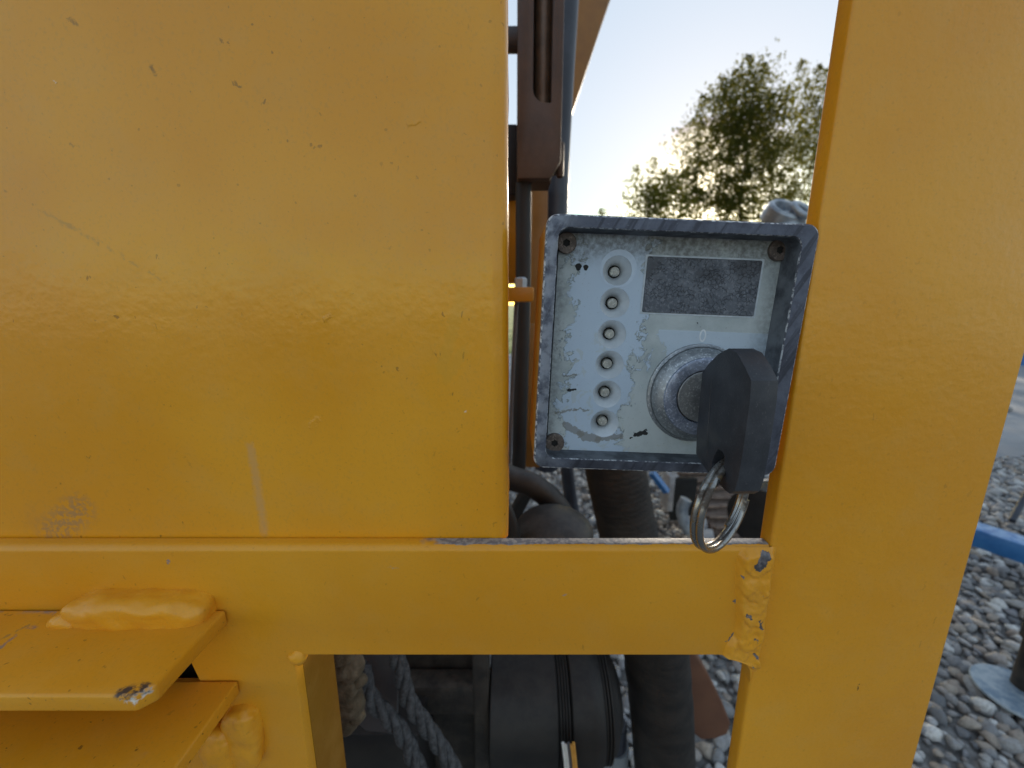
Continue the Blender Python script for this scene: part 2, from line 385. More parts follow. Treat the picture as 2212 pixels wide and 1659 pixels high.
M['edge'] = edge_worn()
M['innerwall'] = plain('dusty_dark_inner_wall', (.035, .04, .05), (.13, .145, .165), 70, .6, .1, .5, .0005, 260, obj=True)

def faceplate():
    s = NT('weathered_label_plate'); s.obj()
    x, y, z = s.xyz()
    base = s.mix(s.ramp(s.noise(45, 5, .6), .35, .65), (.34, .385, .40), (.46, .51, .525))
    warp = s.mul(s.math('SUBTRACT', s.noise(230, 5, .72, 1.2), .5), .020)
    warp2 = s.mul(s.math('SUBTRACT', s.noise(55, 3, .6), .5), .034)
    # bluish remains of the film over the middle, torn towards the left edge
    xa = s.math('ADD', x, s.math('ADD', warp, warp2))
    film = s.mul(s.ramp(xa, -.0375, -.0368), s.math('SUBTRACT', 1.0, s.ramp(xa, -.0085, -.0078)))
    film2 = s.mul(s.ramp(s.math('ADD', z, s.math('ADD', warp, warp2)), -.012, -.0112), s.math('SUBTRACT', 1.0, s.ramp(z, .0085, .009)))
    film2 = s.mul(film2, s.ramp(xa, .002, .0025))
    fm = s.mx(film, s.mul(film2, .75))
    c = s.mix(s.mul(fm, .85), base, (.43, .53, .66))
    # dark torn rims of that film
    def rim(v, a): return s.math('SUBTRACT', 1.0, s.ramp(s.math('ABSOLUTE', s.math('SUBTRACT', v, a)), .00012, .00055))
    rm = s.mx(rim(xa, -.0372), rim(xa, -.0081))
    c = s.mix(s.mul(rm, s.mul(s.ramp(s.noise(120, 2), .38, .55), .8)), c, (.15, .17, .15))
    gl = s.ramp(s.noise(140, 4, .65, .5), .57, .63)
    c = s.mix(s.mul(gl, s.mul(s.ramp(s.noise(30, 2), .5, .6), .35)), c, (.40, .42, .36))
    # grime caught along the top and the left edge and in the corners
    g1 = s.ramp(s.math('ADD', z, s.mul(s.math('SUBTRACT', s.noise(120, 4, .7), .5), .012)), .030, .041)
    g2 = s.math('SUBTRACT', 1.0, s.ramp(s.math('ADD', x, s.mul(s.math('SUBTRACT', s.noise(120, 4, .7), .5), .012)), -.0445, -.038))
    g3 = s.ramp(s.math('ADD', x, s.mul(s.math('SUBTRACT', s.noise(90, 3), .5), .010)), .036, .044)
    gr = s.mul(s.mx(s.mx(g1, s.mul(g2, .75)), s.mul(g3, .55)), s.ramp(s.noise(500, 4, .65), .22, .72))
    c = s.mix(s.mul(gr, .80), c, (.085, .08, .075))
    c = s.mix(s.mul(s.ramp(s.noise(1100, 2), .66, .74), .5), c, (.14, .14, .14))
    for (a, b, w) in FACE_SPOTS:
        k = s.ramp(s.math('ADD', s.seg(a, b, w * .2, w), s.mul(s.math('SUBTRACT', s.noise(600, 3, .7), .5), .9)), .46, .56)
        c = s.mix(k, c, (.018, .02, .022))
    for (a, b, w) in FACE_TEARS:
        k = s.ramp(s.math('ADD', s.seg(a, b, w * .2, w), s.mul(s.math('SUBTRACT', s.noise(300, 3, .7), .5), 1.0)), .46, .56)
        c = s.mix(s.mul(k, .75), c, (.20, .195, .18))
    nb = s.bump(s.math('SUBTRACT', fm, s.mul(rm, .7)), .5, .0003)
    nb = s.bump(s.noise(500, 4, .7), .35, .0003, nb)
    return s.end(c, s.math('SUBTRACT', .62, s.mul(fm, .18)), 0.0, nb, .4)
def cracked():
    s = NT('cracked_display_film'); s.obj()
    v = s.n('ShaderNodeTexVoronoi'); v.feature = 'DISTANCE_TO_EDGE'; v.inputs['Scale'].default_value = 620
    wv = s.n('ShaderNodeTexNoise'); wv.inputs['Scale'].default_value = 500; s.l(s.pos, wv.inputs['Vector'])
    ad = s.n('ShaderNodeVectorMath'); ad.operation = 'MULTIPLY_ADD'; s.l(wv.outputs['Color'], ad.inputs[0]); ad.inputs[1].default_value = (.0022,) * 3; s.l(s.pos, ad.inputs[2])
    s.l(ad.outputs[0], v.inputs['Vector'])
    d = v.outputs['Distance']; keep = s.ramp(s.noise(260, 3, .6), .42, .56)
    cr = s.mul(s.math('SUBTRACT', 1.0, s.ramp(d, .02, .085)), keep)
    c = s.mix(s.ramp(s.noise(70, 4, .65), .33, .66), (.085, .095, .115), (.15, .163, .19))
    c = s.mix(s.mul(s.ramp(s.noise(800, 3, .7), .5, .66), .45), c, (.25, .27, .31))
    x, y, z = s.xyz()
    c = s.mix(s.mul(s.ramp(z, .0245, .0315), s.mul(s.ramp(s.noise(60, 3), .4, .6), .7)), c, (.05, .052, .06))
    c = s.mix(s.mul(s.math('SUBTRACT', 1.0, s.ramp(z, .0105, .0145)), s.mul(s.ramp(s.noise(60, 3), .4, .6), .7)), c, (.05, .052, .06))
    c = s.mix(s.mul(cr, .6), c, (.03, .031, .035))
    nb = s.bump(s.math('SUBTRACT', s.mul(s.noise(700, 3, .6), .5), cr), .7, .0004)
    return s.end(c, .7, 0, nb, .35)
def zinc(name, a, b, rough=.42, metal=.55, sc=120):
    s = NT(name); s.obj()
    c = s.mix(s.ramp(s.noise(sc, 5, .7), .36, .64), a, b)
    c = s.mix(s.mul(s.ramp(s.noise(900, 4, .75), .52, .66), .7), c, tuple(min(1, v * 1.9) for v in b))
    return s.end(c, s.math('ADD', s.mul(s.noise(200, 4), .25), rough - .1), metal, s.bump(s.noise(700, 4, .7), .5, .0003))
M['zinc_outer'] = zinc('dull_zinc_collar', (.24, .26, .28), (.38, .40, .42), .42, .7)
M['zinc'] = zinc('worn_blue_zinc', (.19, .22, .30), (.36, .40, .50), .38, .7)
M['core'] = zinc('lock_core_nickel', (.22, .225, .235), (.31, .315, .32), .35, .6, 60)
M['recess'] = plain('turned_aluminium', (.58, .63, .68), (.68, .73, .78), 80, .42, .5, .3, .0002, 500, obj=True)
M['pin'] = zinc('milky_lamp', (.27, .27, .25), (.40, .395, .36), .3, 0, 300)
M['screw'] = zinc('rusty_screw', (.075, .058, .05), (.15, .12, .105), .55, .3, 200)
M['hole'] = plain('dark_hole', (.008, .008, .008), (.012, .012, .012), 50, .8)
M['film'] = plain('blue_grey_film', (.42, .51, .63), (.48, .57, .68), 300, .5, obj=True)
M['thinline'] = plain('pale_printed_line', (.38, .43, .48), (.50, .55, .60), 300, .6, obj=True)
def keyplastic():
    s = NT('worn_black_plastic'); s.obj()
    c = s.mix(s.ramp(s.noise(90, 4, .6), .35, .65), (.024, .027, .035), (.042, .046, .056))
    c = s.mix(s.mul(s.ramp(s.noise(1500, 3, .7, stretch=(1, 1, .6)), .60, .70), .45), c, (.13, .13, .135))
    c = s.mix(s.mul(s.ramp(s.noise(45, 3), .5, .7), .35), c, (.075, .07, .064))
    return s.end(c, s.math('ADD', s.mul(s.noise(120, 3), .2), .40), 0, s.bump(s.noise(1300, 3, .6), .35, .0002))
M['fob'] = keyplastic()
def ringsteel():
    s = NT('tarnished_ring_steel'); s.obj()
    k = s.ramp(s.noise(130, 4, .6), .46, .60)
    c = s.mix(k, (.33, .325, .31), (.075, .06, .05)); c = s.mix(s.mul(s.ramp(s.noise(260, 3), .60, .70), .6), c, (.25, .17, .08))
    return s.end(c, s.math('ADD', s.mul(k, .3), .24), s.math('SUBTRACT', .95, s.mul(k, .5)), s.bump(s.noise(500, 3, .6), .2, .0001))
M['ring'] = ringsteel()
def ropemat():
    s = NT('dusty_rope_fibre'); c = s.mix(s.ramp(s.noise(300, 4, .7), .35, .65), (.034, .036, .040), (.092, .096, .103))
    return s.end(c, .85, 0, s.bump(s.noise(900, 4, .7), .5, .0004))
M['rope'] = ropemat()
def stone_mat(name, attr):
    s = NT(name)
    if attr: a = s.n('ShaderNodeAttribute'); a.attribute_name = 'tint'; f = a.outputs['Fac']
    else: f = s.n('ShaderNodeObjectInfo').outputs['Random']
    cr = s.n('ShaderNodeValToRGB'); s.l(f, cr.inputs[0]); e = cr.color_ramp.elements
    cols = [(0, (.08, .09, .105)), (.15, (.27, .275, .29)), (.34, (.40, .39, .38)), (.5, (.22, .23, .26)), (.64, (.42, .36, .30)), (.78, (.30, .245, .21)), (.88, (.56, .56, .56)), (1, (.76, .75, .73))]
    e[0].color = (*cols[0][1], 1); e[1].position = 1; e[1].color = (*cols[-1][1], 1)
    for p, c in cols[1:-1]: q = e.new(p); q.color = (*c, 1)
    cr.color_ramp.interpolation = 'LINEAR'
    c = s.mix(s.mul(s.ramp(s.noise(120, 5, .7), .4, .65), .5), cr.outputs[0], (.17, .15, .13))
    c = s.mix(s.mul(s.ramp(s.noise(400, 3, .7), .55, .7), .4), c, (.5, .5, .5))
    return s.end(c, .7, 0, s.bump(s.noise(160, 5, .7), .6, .003))
M['stone'] = stone_mat('pebble_stone', False); M['stones'] = stone_mat('gravel_stones', True)
def groundmat():
    s = NT('gravel_ground')
    v = s.n('ShaderNodeTexVoronoi'); v.inputs['Scale'].default_value = 30; s.l(s.pos, v.inputs['Vector'])
    c = s.mix(v.outputs['Distance'], (.33, .325, .32), (.11, .105, .10))
    hs = s.n('ShaderNodeMix'); hs.data_type = 'RGBA'; hs.blend_type = 'MULTIPLY'; hs.inputs[0].default_value = .0
    s.l(c, hs.inputs[6]); s.l(v.outputs['Color'], hs.inputs[7])
    return s.end(hs.outputs[2], .9, 0, s.bump(s.math('SUBTRACT', 1.0, v.outputs['Distance']), 1, .02))
M['ground'] = groundmat()
def leafmat(name, a, b, tr):
    m = bpy.data.materials.new(name); m.use_nodes = True; t = m.node_tree; t.nodes.clear()
    o = t.nodes.new('ShaderNodeOutputMaterial'); d = t.nodes.new('ShaderNodeBsdfDiffuse'); q = t.nodes.new('ShaderNodeBsdfTranslucent'); mx = t.nodes.new('ShaderNodeMixShader')
    g = t.nodes.new('ShaderNodeNewGeometry'); r = t.nodes.new('ShaderNodeMix'); r.data_type = 'RGBA'
    t.links.new(g.outputs['Random Per Island'], r.inputs[0]); r.inputs[6].default_value = (*a, 1); r.inputs[7].default_value = (*b, 1)
    t.links.new(r.outputs[2], d.inputs[0]); q.inputs[0].default_value = (*tr, 1); mx.inputs[0].default_value = .4
    t.links.new(d.outputs[0], mx.inputs[1]); t.links.new(q.outputs[0], mx.inputs[2]); t.links.new(mx.outputs[0], o.inputs[0]); return m
M['leaf'] = leafmat('green_leaves', (.024, .032, .011), (.070, .080, .024), (.19, .18, .03))
M['leafy'] = leafmat('yellow_green_leaves', (.045, .055, .012), (.09, .10, .025), (.20, .19, .025))

# ------------------------------------------------------------------ ground, road, gravel
def sheet(name, x0, x1, y0, y1, z, mat):
    bm = NB(); vs = [bm.verts.new(p) for p in ((x0, y0, z), (x1, y0, z), (x1, y1, z), (x0, y1, z))]; bm.faces.new(vs)
    return tag(finish(bm, name, mat, smooth=False), kind='structure')
ground = sheet('ground', -600, 600, -600, 900, 0, M['ground'])
sheet('field', -500, 500, 8.5, 880, .004, M['grass'])
sheet('road', -60, 60, 2.62, 8.6, .008, M['concrete'])

def stone_mesh(i):
    bm = NB(); bmesh.ops.create_icosphere(bm, subdivisions=2, radius=1)
    s = Vector((random.uniform(.8, 1.25), random.uniform(.65, 1.0), random.uniform(.45, .75))); off = Vector((i * 7.3, i * 1.7, 3))
    cuts = [(Vector((random.gauss(0, 1), random.gauss(0, 1), random.gauss(0, 1))).normalized(), random.uniform(.55, .85)) for _ in range(6)]
    for v in bm.verts:
        d = v.co.normalized(); k = 1 + .38 * noise.noise(d * 1.1 + off) + .12 * noise.noise(d * 2.7 + off)
        c = d * k
        for ax in range(3): c[ax] = math.copysign(abs(c[ax]) ** .92, c[ax])
        for n_, q_ in cuts:
            e_ = c.dot(n_) - q_
            if e_ > 0: c = c - n_ * e_ * .88
        v.co = Vector((c.x * s.x, c.y * s.y, c.z * s.z))
    for f in bm.faces: f.smooth = True
    me = bpy.data.meshes.new('stone'); bm.to_mesh(me); bm.free(); me.materials.append(M['stone']); return me
SM = [stone_mesh(i) for i in range(14)]
SV = []
for me in SM:
    a = np.empty(len(me.vertices) * 3, np.float32); me.vertices.foreach_get('co', a); SV.append(a.reshape(-1, 3))
fi = np.empty(len(SM[0].loops), np.int32); SM[0].loops.foreach_get('vertex_index', fi); FI = fi.reshape(-1, 3)
places = []
pitch = .027; y = .5
while y < 2.66:
    x = -.35 * y - .1
    while x < 2.15 * y:
        X = x + random.uniform(-.012, .012); Y = y + random.uniform(-.012, .012)
        r = random.choice((.010, .012, .014, .016, .018, .022, .026)) * random.uniform(.85, 1.15)
        places.append((X, Y, r * .35 + random.uniform(-.002, .010), r, random.randrange(14), random.random(),
                       random.uniform(0, 6.28), random.uniform(-.5, .5), random.uniform(-.5, .5)))
        x += pitch
    y += pitch
def win(px, py):
    if py > 1030 and px > 1606 + (1659 - py) * .26 + 380 and px < 2230 and py < 1690: return True
    return 1480 < px < 1610 and 1410 < py < 1690
cand = []
for i, p in enumerate(places):
    q = pxof(p[:3])
    if win(*q): cand.append((p[3] / p[1], i))
pick = set(i for _, i in sorted(cand, reverse=True)[:290])
for i in sorted(pick):
    X, Y, Z, r, k, t, a, b, c = places[i]
    o = bpy.data.objects.new('stone', SM[k]); SC.collection.objects.link(o)
    o.location = (X, Y, Z); o.rotation_euler = (b, c, a); o.scale = (r, r, r); o.parent = ground
rest = [p for i, p in enumerate(places) if i not in pick]
V = np.empty((len(rest), len(SV[0]), 3), np.float32); T = np.empty((len(rest), len(SV[0])), np.float32)
from mathutils import Euler
for n_, (X, Y, Z, r, k, t, a, b, c) in enumerate(rest):
    m3 = np.array(Euler((b, c, a)).to_matrix(), np.float32); V[n_] = (SV[k] * r) @ m3.T + np.array((X, Y, Z), np.float32); T[n_] = t
F = (FI[None] + (np.arange(len(rest)) * len(SV[0]))[:, None, None]).reshape(-1, 3)
def np_mesh(name, V, F, mat, smooth=True):
    me = bpy.data.meshes.new(name); n = F.shape[1]
    me.vertices.add(len(V)); me.vertices.foreach_set('co', np.ascontiguousarray(V, np.float32).ravel())
    me.loops.add(F.size); me.loops.foreach_set('vertex_index', np.ascontiguousarray(F, np.int32).ravel())
    me.polygons.add(len(F)); me.polygons.foreach_set('loop_start', np.arange(0, F.size, n, dtype=np.int32))
    me.polygons.foreach_set('use_smooth', np.full(len(F), smooth)); me.update(calc_edges=True); me.materials.append(mat); return me
gm = np_mesh('gravel', V.reshape(-1, 3), F, M['stones'])
at_ = gm.attributes.new('tint', 'FLOAT', 'POINT'); at_.data.foreach_set('value', T.ravel())
g = bpy.data.objects.new('gravel', gm); SC.collection.objects.link(g); tag(g, kind='stuff')

# ------------------------------------------------------------------ the yellow machine (frame, panel, lugs)
mach = empty('yellow_machine', (-.3, .4, 0), 'yellow painted machine frame of flat bars with a large smooth side panel', 'machine')
YF = .150
# side panel with a folded right edge
bm = NB()
xr, yp, rad = -.0016, .1570, .0048
prof = [(-.55, yp), (-.30, yp), (-.12, yp), (-.03, yp), (-.0098, yp), (-.0084, yp - .0004), (-.0070, yp - .0005)]
for i in range(1, 9):
    a = R(90 * i / 8); prof.append((xr - rad + rad * math.sin(a), yp + rad - rad * math.cos(a)))
prof += [(xr, yp + .03), (xr - .003, yp + .030), (xr - .003, yp + .008)]
zs = list(np.linspace(zr - .0016, H + .36, 130)); rings = []
for z in zs:
    row = []
    for j, (x, y_) in enumerate(prof):
        w = 1.0 if j >= 5 else 0.0
        e = .00022 * noise.noise(Vector((0, 0, z * 160))) + .0003 * noise.noise(Vector((3, 0, z * 40)))
        row.append(bm.verts.new((x + e * w, y_ + (.0004 * noise.noise(Vector((x * 25, 0, z * 25))) if j < 5 else .0007 * noise.noise(Vector((2, 0, z * 30))) + .0003 * noise.noise(Vector((7, 0, z * 110)))), z)))
    rings.append(row)
for i in range(len(zs) - 1):
    for j in range(len(prof) - 1): bm.faces.new((rings[i][j], rings[i][j + 1], rings[i + 1][j + 1], rings[i + 1][j]))
finish(bm, 'side_panel', M['panel'], mach, ang=60)
# horizontal flat bar
rail_b = H - .1602
hx = -.150
bm = NB(); prism(bm, [[(-.55, H - .42), (-.102, H - .42), (-.102, rail_b), (.096, rail_b), (.103, rail_b - .0010), (.1085, rail_b - .0035), (.112, rail_b - .0085), (.1132, rail_b - .016), (.1132, zr), (-.55, zr)],
                      [(-.25, H - .1800), (hx + .0035, H - .1800), (hx - .001, H - .1610), (-.25, H - .1610)]], XZ, YF, YF + .006)
es = [e for e in bm.edges if all(abs(v.co.z - zr) < 1e-5 and abs(v.co.y - YF) < 1e-5 for v in e.verts)]
bmesh.ops.bevel(bm, geom=es, offset=.0030, segments=6, affect='EDGES', profile=.5)
es = [e for e in bm.edges if len(e.link_faces) == 2 and e.calc_face_angle(0) > 1 and all(abs(v.co.y - YF) < 1e-5 and v.co.z < rail_b + .001 for v in e.verts) and not any(v.co.x < -.11 for v in e.verts)]
bmesh.ops.bevel(bm, geom=es, offset=.0006, segments=2, affect='EDGES', profile=.5)
finish(bm, 'rail', M['rail'], mach)
# web of the left post, seen inside the opening
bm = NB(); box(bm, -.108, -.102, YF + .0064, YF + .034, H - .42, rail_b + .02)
finish(bm, 'inner_web', M['shaded_grime'], mach)
bm = NB(); box(bm, -.3, -.12, YF + .012, YF + .05, H - .2, H - .14); finish(bm, 'hinge_slot_shade', M['hole'], mach)  # black block behind the slot, standing in for the shade inside it
# right flat bar post
bm = NB(); box(bm, .1136, .2026, YF + .0010, YF + .0090, H - .75, H + .42, .0012, seg=3); finish(bm, 'frame_post', M['post'], mach)
# lugs
for z0, y0 in ((H - .1424, .1105), (H - .1812, .092)):
    bm = NB(); prism(bm, [[(-.42, y0), (-.1335, y0), (-.1293, y0 + .004), (-.1293, YF - .0004), (-.42, YF - .0004)]], XY, z0, z0 + .0072, .0011, 3)
    finish(bm, 'lug_plate', M['lug'], mach)
# weld beads: fat painted ones at the lugs, a rippled one between rail and right post
def bead(path, rad, rip, name='weld_bead', mat=None, sq=1.0, seed=0):
    bm = NB(); pts = spline(path, 14); rr = []
    n = len(pts)
    for i in range(n):
        e = min(1, 5 * min(i, n - 1 - i) / n + .35)
        rr.append(rad * math.sqrt(e) * (1 + rip * math.sin(i * .55 + seed) + .13 * noise.noise(Vector((i * .14, seed, 0)))))
    tube(bm, pts, rr, 18, squash=sq)
    for v in bm.verts: v.co += v.co.normalized() * 0 + Vector((noise.noise(v.co * 260), noise.noise(v.co * 260 + Vector((9, 0, 0))), noise.noise(v.co * 260 + Vector((0, 9, 0))))) * rad * .16
    return finish(bm, name, mat or M['weld'], mach, ang=80)
zl = H - .1352
def lump(x0, x1, y0, y1, z0, z1, sh, seed):
    bm = NB(); bmesh.ops.create_cube(bm, size=2); bmesh.ops.subdivide_edges(bm, edges=bm.edges[:], cuts=27, use_grid_fill=True)
    c = Vector(((x0 + x1) / 2, (y0 + y1) / 2, (z0 + z1) / 2)); h = Vector(((x1 - x0) / 2, (y1 - y0) / 2, (z1 - z0) / 2)); o_ = Vector((seed, 0, 0))
    for v in bm.verts:
        p = v.co.copy(); k = (abs(p.x) ** sh + abs(p.y) ** sh + abs(p.z) ** sh) ** (1 / sh); p = p / k
        q = Vector((p.x * h.x, p.y * h.y, p.z * h.z)); w = c + q
        q.z += .0013 * noise.noise(Vector((w.x * 75, 0, seed))) + .0007 * noise.noise(Vector((w.x * 190, 1, seed)))
        q.y += .0010 * noise.noise(Vector((w.x * 60, w.z * 120, seed + 3)))
        q += p * (.0011 * noise.noise(w * 130 + o_) + .00028 * noise.noise(w * 340 + o_) + .00012 * noise.noise(w * 800 + o_)); v.co = c + q
    return finish(bm, 'weld_bead', M['weld'], mach, ang=80)
lump(-.1960, -.1332, .1385, .1560, zl - .0070, zl + .0108, 3.6, 1)
lump(-.2015, -.1860, .1390, .1490, zl - .004, zl + .0030, 2.6, 4)
lump(-.1385, -.1215, .1425, .1560, H - .222, H - .1885, 3.6, 2)
lump(-.1470, -.1330, .1400, .1500, H - .226, H - .1960, 3.0, 6)
bm = NB(); nx, nz = 34, 90; grid = []
for i in range(nz + 1):
    row = []; t = i / nz; zz = zr - .0006 - t * .0665
    x_l = .0992 - .0018 * math.sin(t * 7 + .6) - (.0020 if t > .68 else 0) * min(1, (t - .68) * 12 if t > .68 else 0)
    if zz < rail_b: x_l = max(x_l, float(np.interp(rail_b - zz, [0, .0010, .0035, .0085, .016], [.0965, .1033, .1088, .1123, .1134])))
    for k in range(nx + 1):
        a = k / nx; xx = x_l + a * (.1162 - x_l)
        e = min(1, 4.5 * a, 5 * (1 - a)) * min(1, 14 * t + .25, 9 * (1 - t)); e = e * e * (3 - 2 * e)
        sc_ = (t * 5.2 + .9 * (a - .5) ** 2 * 4) % 1.0
        hgt = .0024 + .0008 * math.sqrt(sc_) + .0010 * noise.noise(Vector((xx * 190, 0, zz * 110))) + .0005 * noise.noise(Vector((xx * 500, 4, zz * 420)))
        row.append(bm.verts.new((xx, YF - e * hgt + (1 - e) * .0009, zz)))
    grid.append(row)
for i in range(nz):
    for k in range(nx): bm.faces.new((grid[i][k], grid[i][k + 1], grid[i + 1][k + 1], grid[i + 1][k]))
finish(bm, 'weld_seam', M['weld'], mach, ang=80)
bm = NB(); bmesh.ops.create_uvsphere(bm, u_segments=16, v_segments=10, radius=.0042)
for v in bm.verts: v.co = v.co * (1 + .25 * noise.noise(v.co * 400)); v.co.x *= 1.1
bm.transform(Matrix.Translation((-.1005, YF + .0022, rail_b - .0016))); finish(bm, 'spatter_bead', M['weld'], mach, ang=80)
# the body of the machine further in
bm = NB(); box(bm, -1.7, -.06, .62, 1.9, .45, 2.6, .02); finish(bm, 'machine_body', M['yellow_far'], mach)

# ------------------------------------------------------------------ control box
BC = Vector((.06125, YF, H - .01900)); TILT = R(2.2)
cbox = empty('control_box', BC, 'square steel control box with grey face plate, lamp column and key switch', 'control box', rot=(0, TILT, 0))
ct, st_ = math.cos(TILT), math.sin(TILT)
def lo(zx, zy, d=0.0):
    """close-up coordinates of the box -> local (x, z) at depth d behind the front"""
    P = at((1960 + zx / 1.5078) / 1.736, (760 + zy / 1.5078) / 1.736, YF + d) - BC
    return (P.x * ct - P.z * st_, P.x * st_ + P.z * ct)
FACE = .0100
def p3(zx, zy, d=FACE): x, z = lo(zx, zy, d); return (x, d, z)
FACE_SPOTS = [(p3(262, 1058), p3(295, 1058), .0011), (p3(635, 1310), p3(690, 1300), .0019), (p3(610, 1330), p3(616, 1330), .0010),
              (p3(985, 686), p3(987, 690), .0006)]
FACE_TEARS = [(p3(240, 1255), p3(330, 1310), .0024), (p3(330, 1310), p3(420, 1340), .0034), (p3(420, 1340), p3(560, 1318), .0020),
              (p3(185, 1190), p3(300, 1165), .0010), (p3(300, 1165), p3(370, 1170), .0009), (p3(230, 978), p3(300, 972), .0007), (p3(185, 800), p3(200, 830), .0006)]
M['face'] = faceplate(); M['crack'] = cracked()
W, HH = .1012, .0996
bm = NB()
def loopring(w, h, r, y, dx=0, dz=0, n=5): return [bm.verts.new((x, y, z)) for x, z in rrect(dx, dz, w, h, r, n)]
spec = [(W, HH, .0045, .036, 0), (W, HH, .0045, .0010, 0), (W - .0004, HH - .0004, .0043, .0004, 1), (W - .0014, HH - .0014, .0040, 0, 2),
        (W - .0104, HH - .0088, .0040, 0, 1), (W - .0110, HH - .0094, .0038, .0006, 3), (W - .0114, HH - .0098, .0038, .036, 3)]
prev = None; mats_of = []
for k, (w, h, r, y_, m_) in enumerate(spec):
    cur = loopring(w, h, r, y_, -.0006 if k >= 4 else 0)
    if k in (2, 3):
        for v in cur: v.co.x += .00025 * noise.noise(v.co * 300); v.co.z += .00025 * noise.noise(v.co * 300 + Vector((5, 0, 0)))
    if prev:
        for i in range(len(cur)):
            j = (i + 1) % len(cur); f = bm.faces.new((prev[i], prev[j], cur[j], cur[i])); f.material_index = {1: 0, 2: 1, 3: 1, 4: 2, 5: 1, 6: 3}[k]
    prev = cur
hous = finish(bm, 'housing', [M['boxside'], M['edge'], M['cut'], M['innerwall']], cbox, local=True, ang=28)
# face plate with six countersunk lamp holes
leds = [(535, 385, 82), (521, 567, 83), (505, 745, 80), (491, 917, 80), (477, 1083, 79), (463, 1250, 79)]
LED = []
for zx, zy, r in leds:
    x, z = lo(zx, zy, FACE); LED.append((x, z, abs(lo(zx + r, zy, FACE)[0] - x)))
fx0, fz0 = lo(150, 1418, FACE); fx1, fz1 = lo(1506, 165, FACE)
fx0 -= .0012
lockx, lockz = lo(983, 1080, FACE)
bm = NB()
prism(bm, [rrect((fx0 + fx1) / 2, (fz0 + fz1) / 2, fx1 - fx0, fz1 - fz0, .0035)] + [circ(x, z, r, 40)[::-1] for x, z, r in LED], XZ, FACE, FACE + .0016)
face = finish(bm, 'face_plate', M['face'], cbox, local=True)
bm = NB(); prism(bm, [rrect(-.0006, 0, W - .0115, HH - .0099, .004)], XZ, FACE + .012, FACE + .013); finish(bm, 'back_plate', M['innerwall'], cbox, local=True)
pinshift = [(-10, 5), (-11, -2), (-11, -3), (-10, -10), (-6, -8), (-14, -12)]
for (x, z, r), (zx, zy, rr), (sx, sy) in zip(LED, leds, pinshift):
    bm = NB()
    lathe(bm, [(r + .0001, FACE - .00004), (r * .985, FACE + .0002), (r * .80, FACE + .0017), (r * .62, FACE + .0033), (r * .44, FACE + .0050), (r * .425, FACE + .0068), (.0001, FACE + .0069)],
          (x, 0, z), (0, 1, 0), 40, cap=False)
    lamp = finish(bm, 'lamp_recess', [M['recess'], M['hole']], cbox, local=True, ang=40)
    for f in lamp.data.polygons:
        if f.center.y > FACE + .0050: f.material_index = 1
    bm = NB(); pr = r * .34
    lathe(bm, [(pr, FACE + .0068), (pr, FACE + .0040), (pr * .93, FACE + .0036), (pr * .6, FACE + .0033), (pr * .01, FACE + .00325)], (x + .00006, 0, z - .0001), (0, 1, 0), 28)
    finish(bm, 'lamp', M['pin'], lamp, local=True)
# ring-shaped rim of film round the top lamp
x, z, r = LED[0]
bm = NB(); prism(bm, [circ(x + .0004, z + .0008, r * 1.27, 48), circ(x, z, r * 1.005, 48)[::-1]], XZ, FACE - .00012, FACE); finish(bm, 'lamp_rim', M['film'], cbox, local=True)
# display window and its thin frame
q = [lo(705, 306), lo(1346, 327), lo(1312, 640), lo(676, 622)]
q = [lo(705, 306, FACE), lo(1346, 327, FACE), lo(1312, 640, FACE), lo(676, 622, FACE)]
x0 = (q[0][0] + q[3][0]) / 2; x1 = (q[1][0] + q[2][0]) / 2; z1 = (q[0][1] + q[1][1]) / 2; z0 = (q[2][1] + q[3][1]) / 2
bm = NB(); rim_ = []
for i, (a, b) in enumerate(rrect((x0 + x1) / 2, (z0 + z1) / 2, x1 - x0, z1 - z0, .0006, 3)): rim_.append((a, b))
prism(bm, [rim_], XZ, FACE - .00035, FACE - .00002, .00012, 1); finish(bm, 'display_window', M['crack'], cbox, local=True)
bm = NB(); m_ = .0007
prism(bm, [rrect((x0 + x1) / 2, (z0 + z1) / 2, x1 - x0 + 2.4 * m_, z1 - z0 + 2 * m_, .0003, 2), rrect((x0 + x1) / 2, (z0 + z1) / 2, x1 - x0 + .00016, z1 - z0 + .00016, .0006, 3)[::-1]], XZ, FACE - .00016, FACE - .00001)
finish(bm, 'display_border', M['thinline'], cbox, local=True)
for zx, zy, r in ((315, 364, .00125), (357, 367, .0010)):
    a, b = lo(zx, zy, FACE); bm = NB(); prism(bm, [[(a + r * math.cos(t) * (1 + .2 * math.sin(3 * t)), b + r * 1.15 * math.sin(t)) for t in np.linspace(0, 2 * math.pi, 16, endpoint=False)]], XZ, FACE - .00005, FACE - .00001)
    finish(bm, 'pinhole', M['hole'], cbox, local=True)
# faint 0 printed above the lock
bm = NB(); ox, oz = lo(1018, 752, FACE)
prism(bm, [[(ox + .0014 * math.cos(t), oz + .0026 * math.sin(t)) for t in np.linspace(0, 2 * math.pi, 28, endpoint=False)],
           [(ox + .0008 * math.cos(t), oz + .0019 * math.sin(t)) for t in np.linspace(0, 2 * math.pi, 28, endpoint=False)][::-1]], XZ, FACE - .00008, FACE - .00001)
finish(bm, 'printed_zero', plain('pale_digit_print', (.56, .60, .64), (.64, .68, .72), 300, .6, obj=True), cbox, local=True)
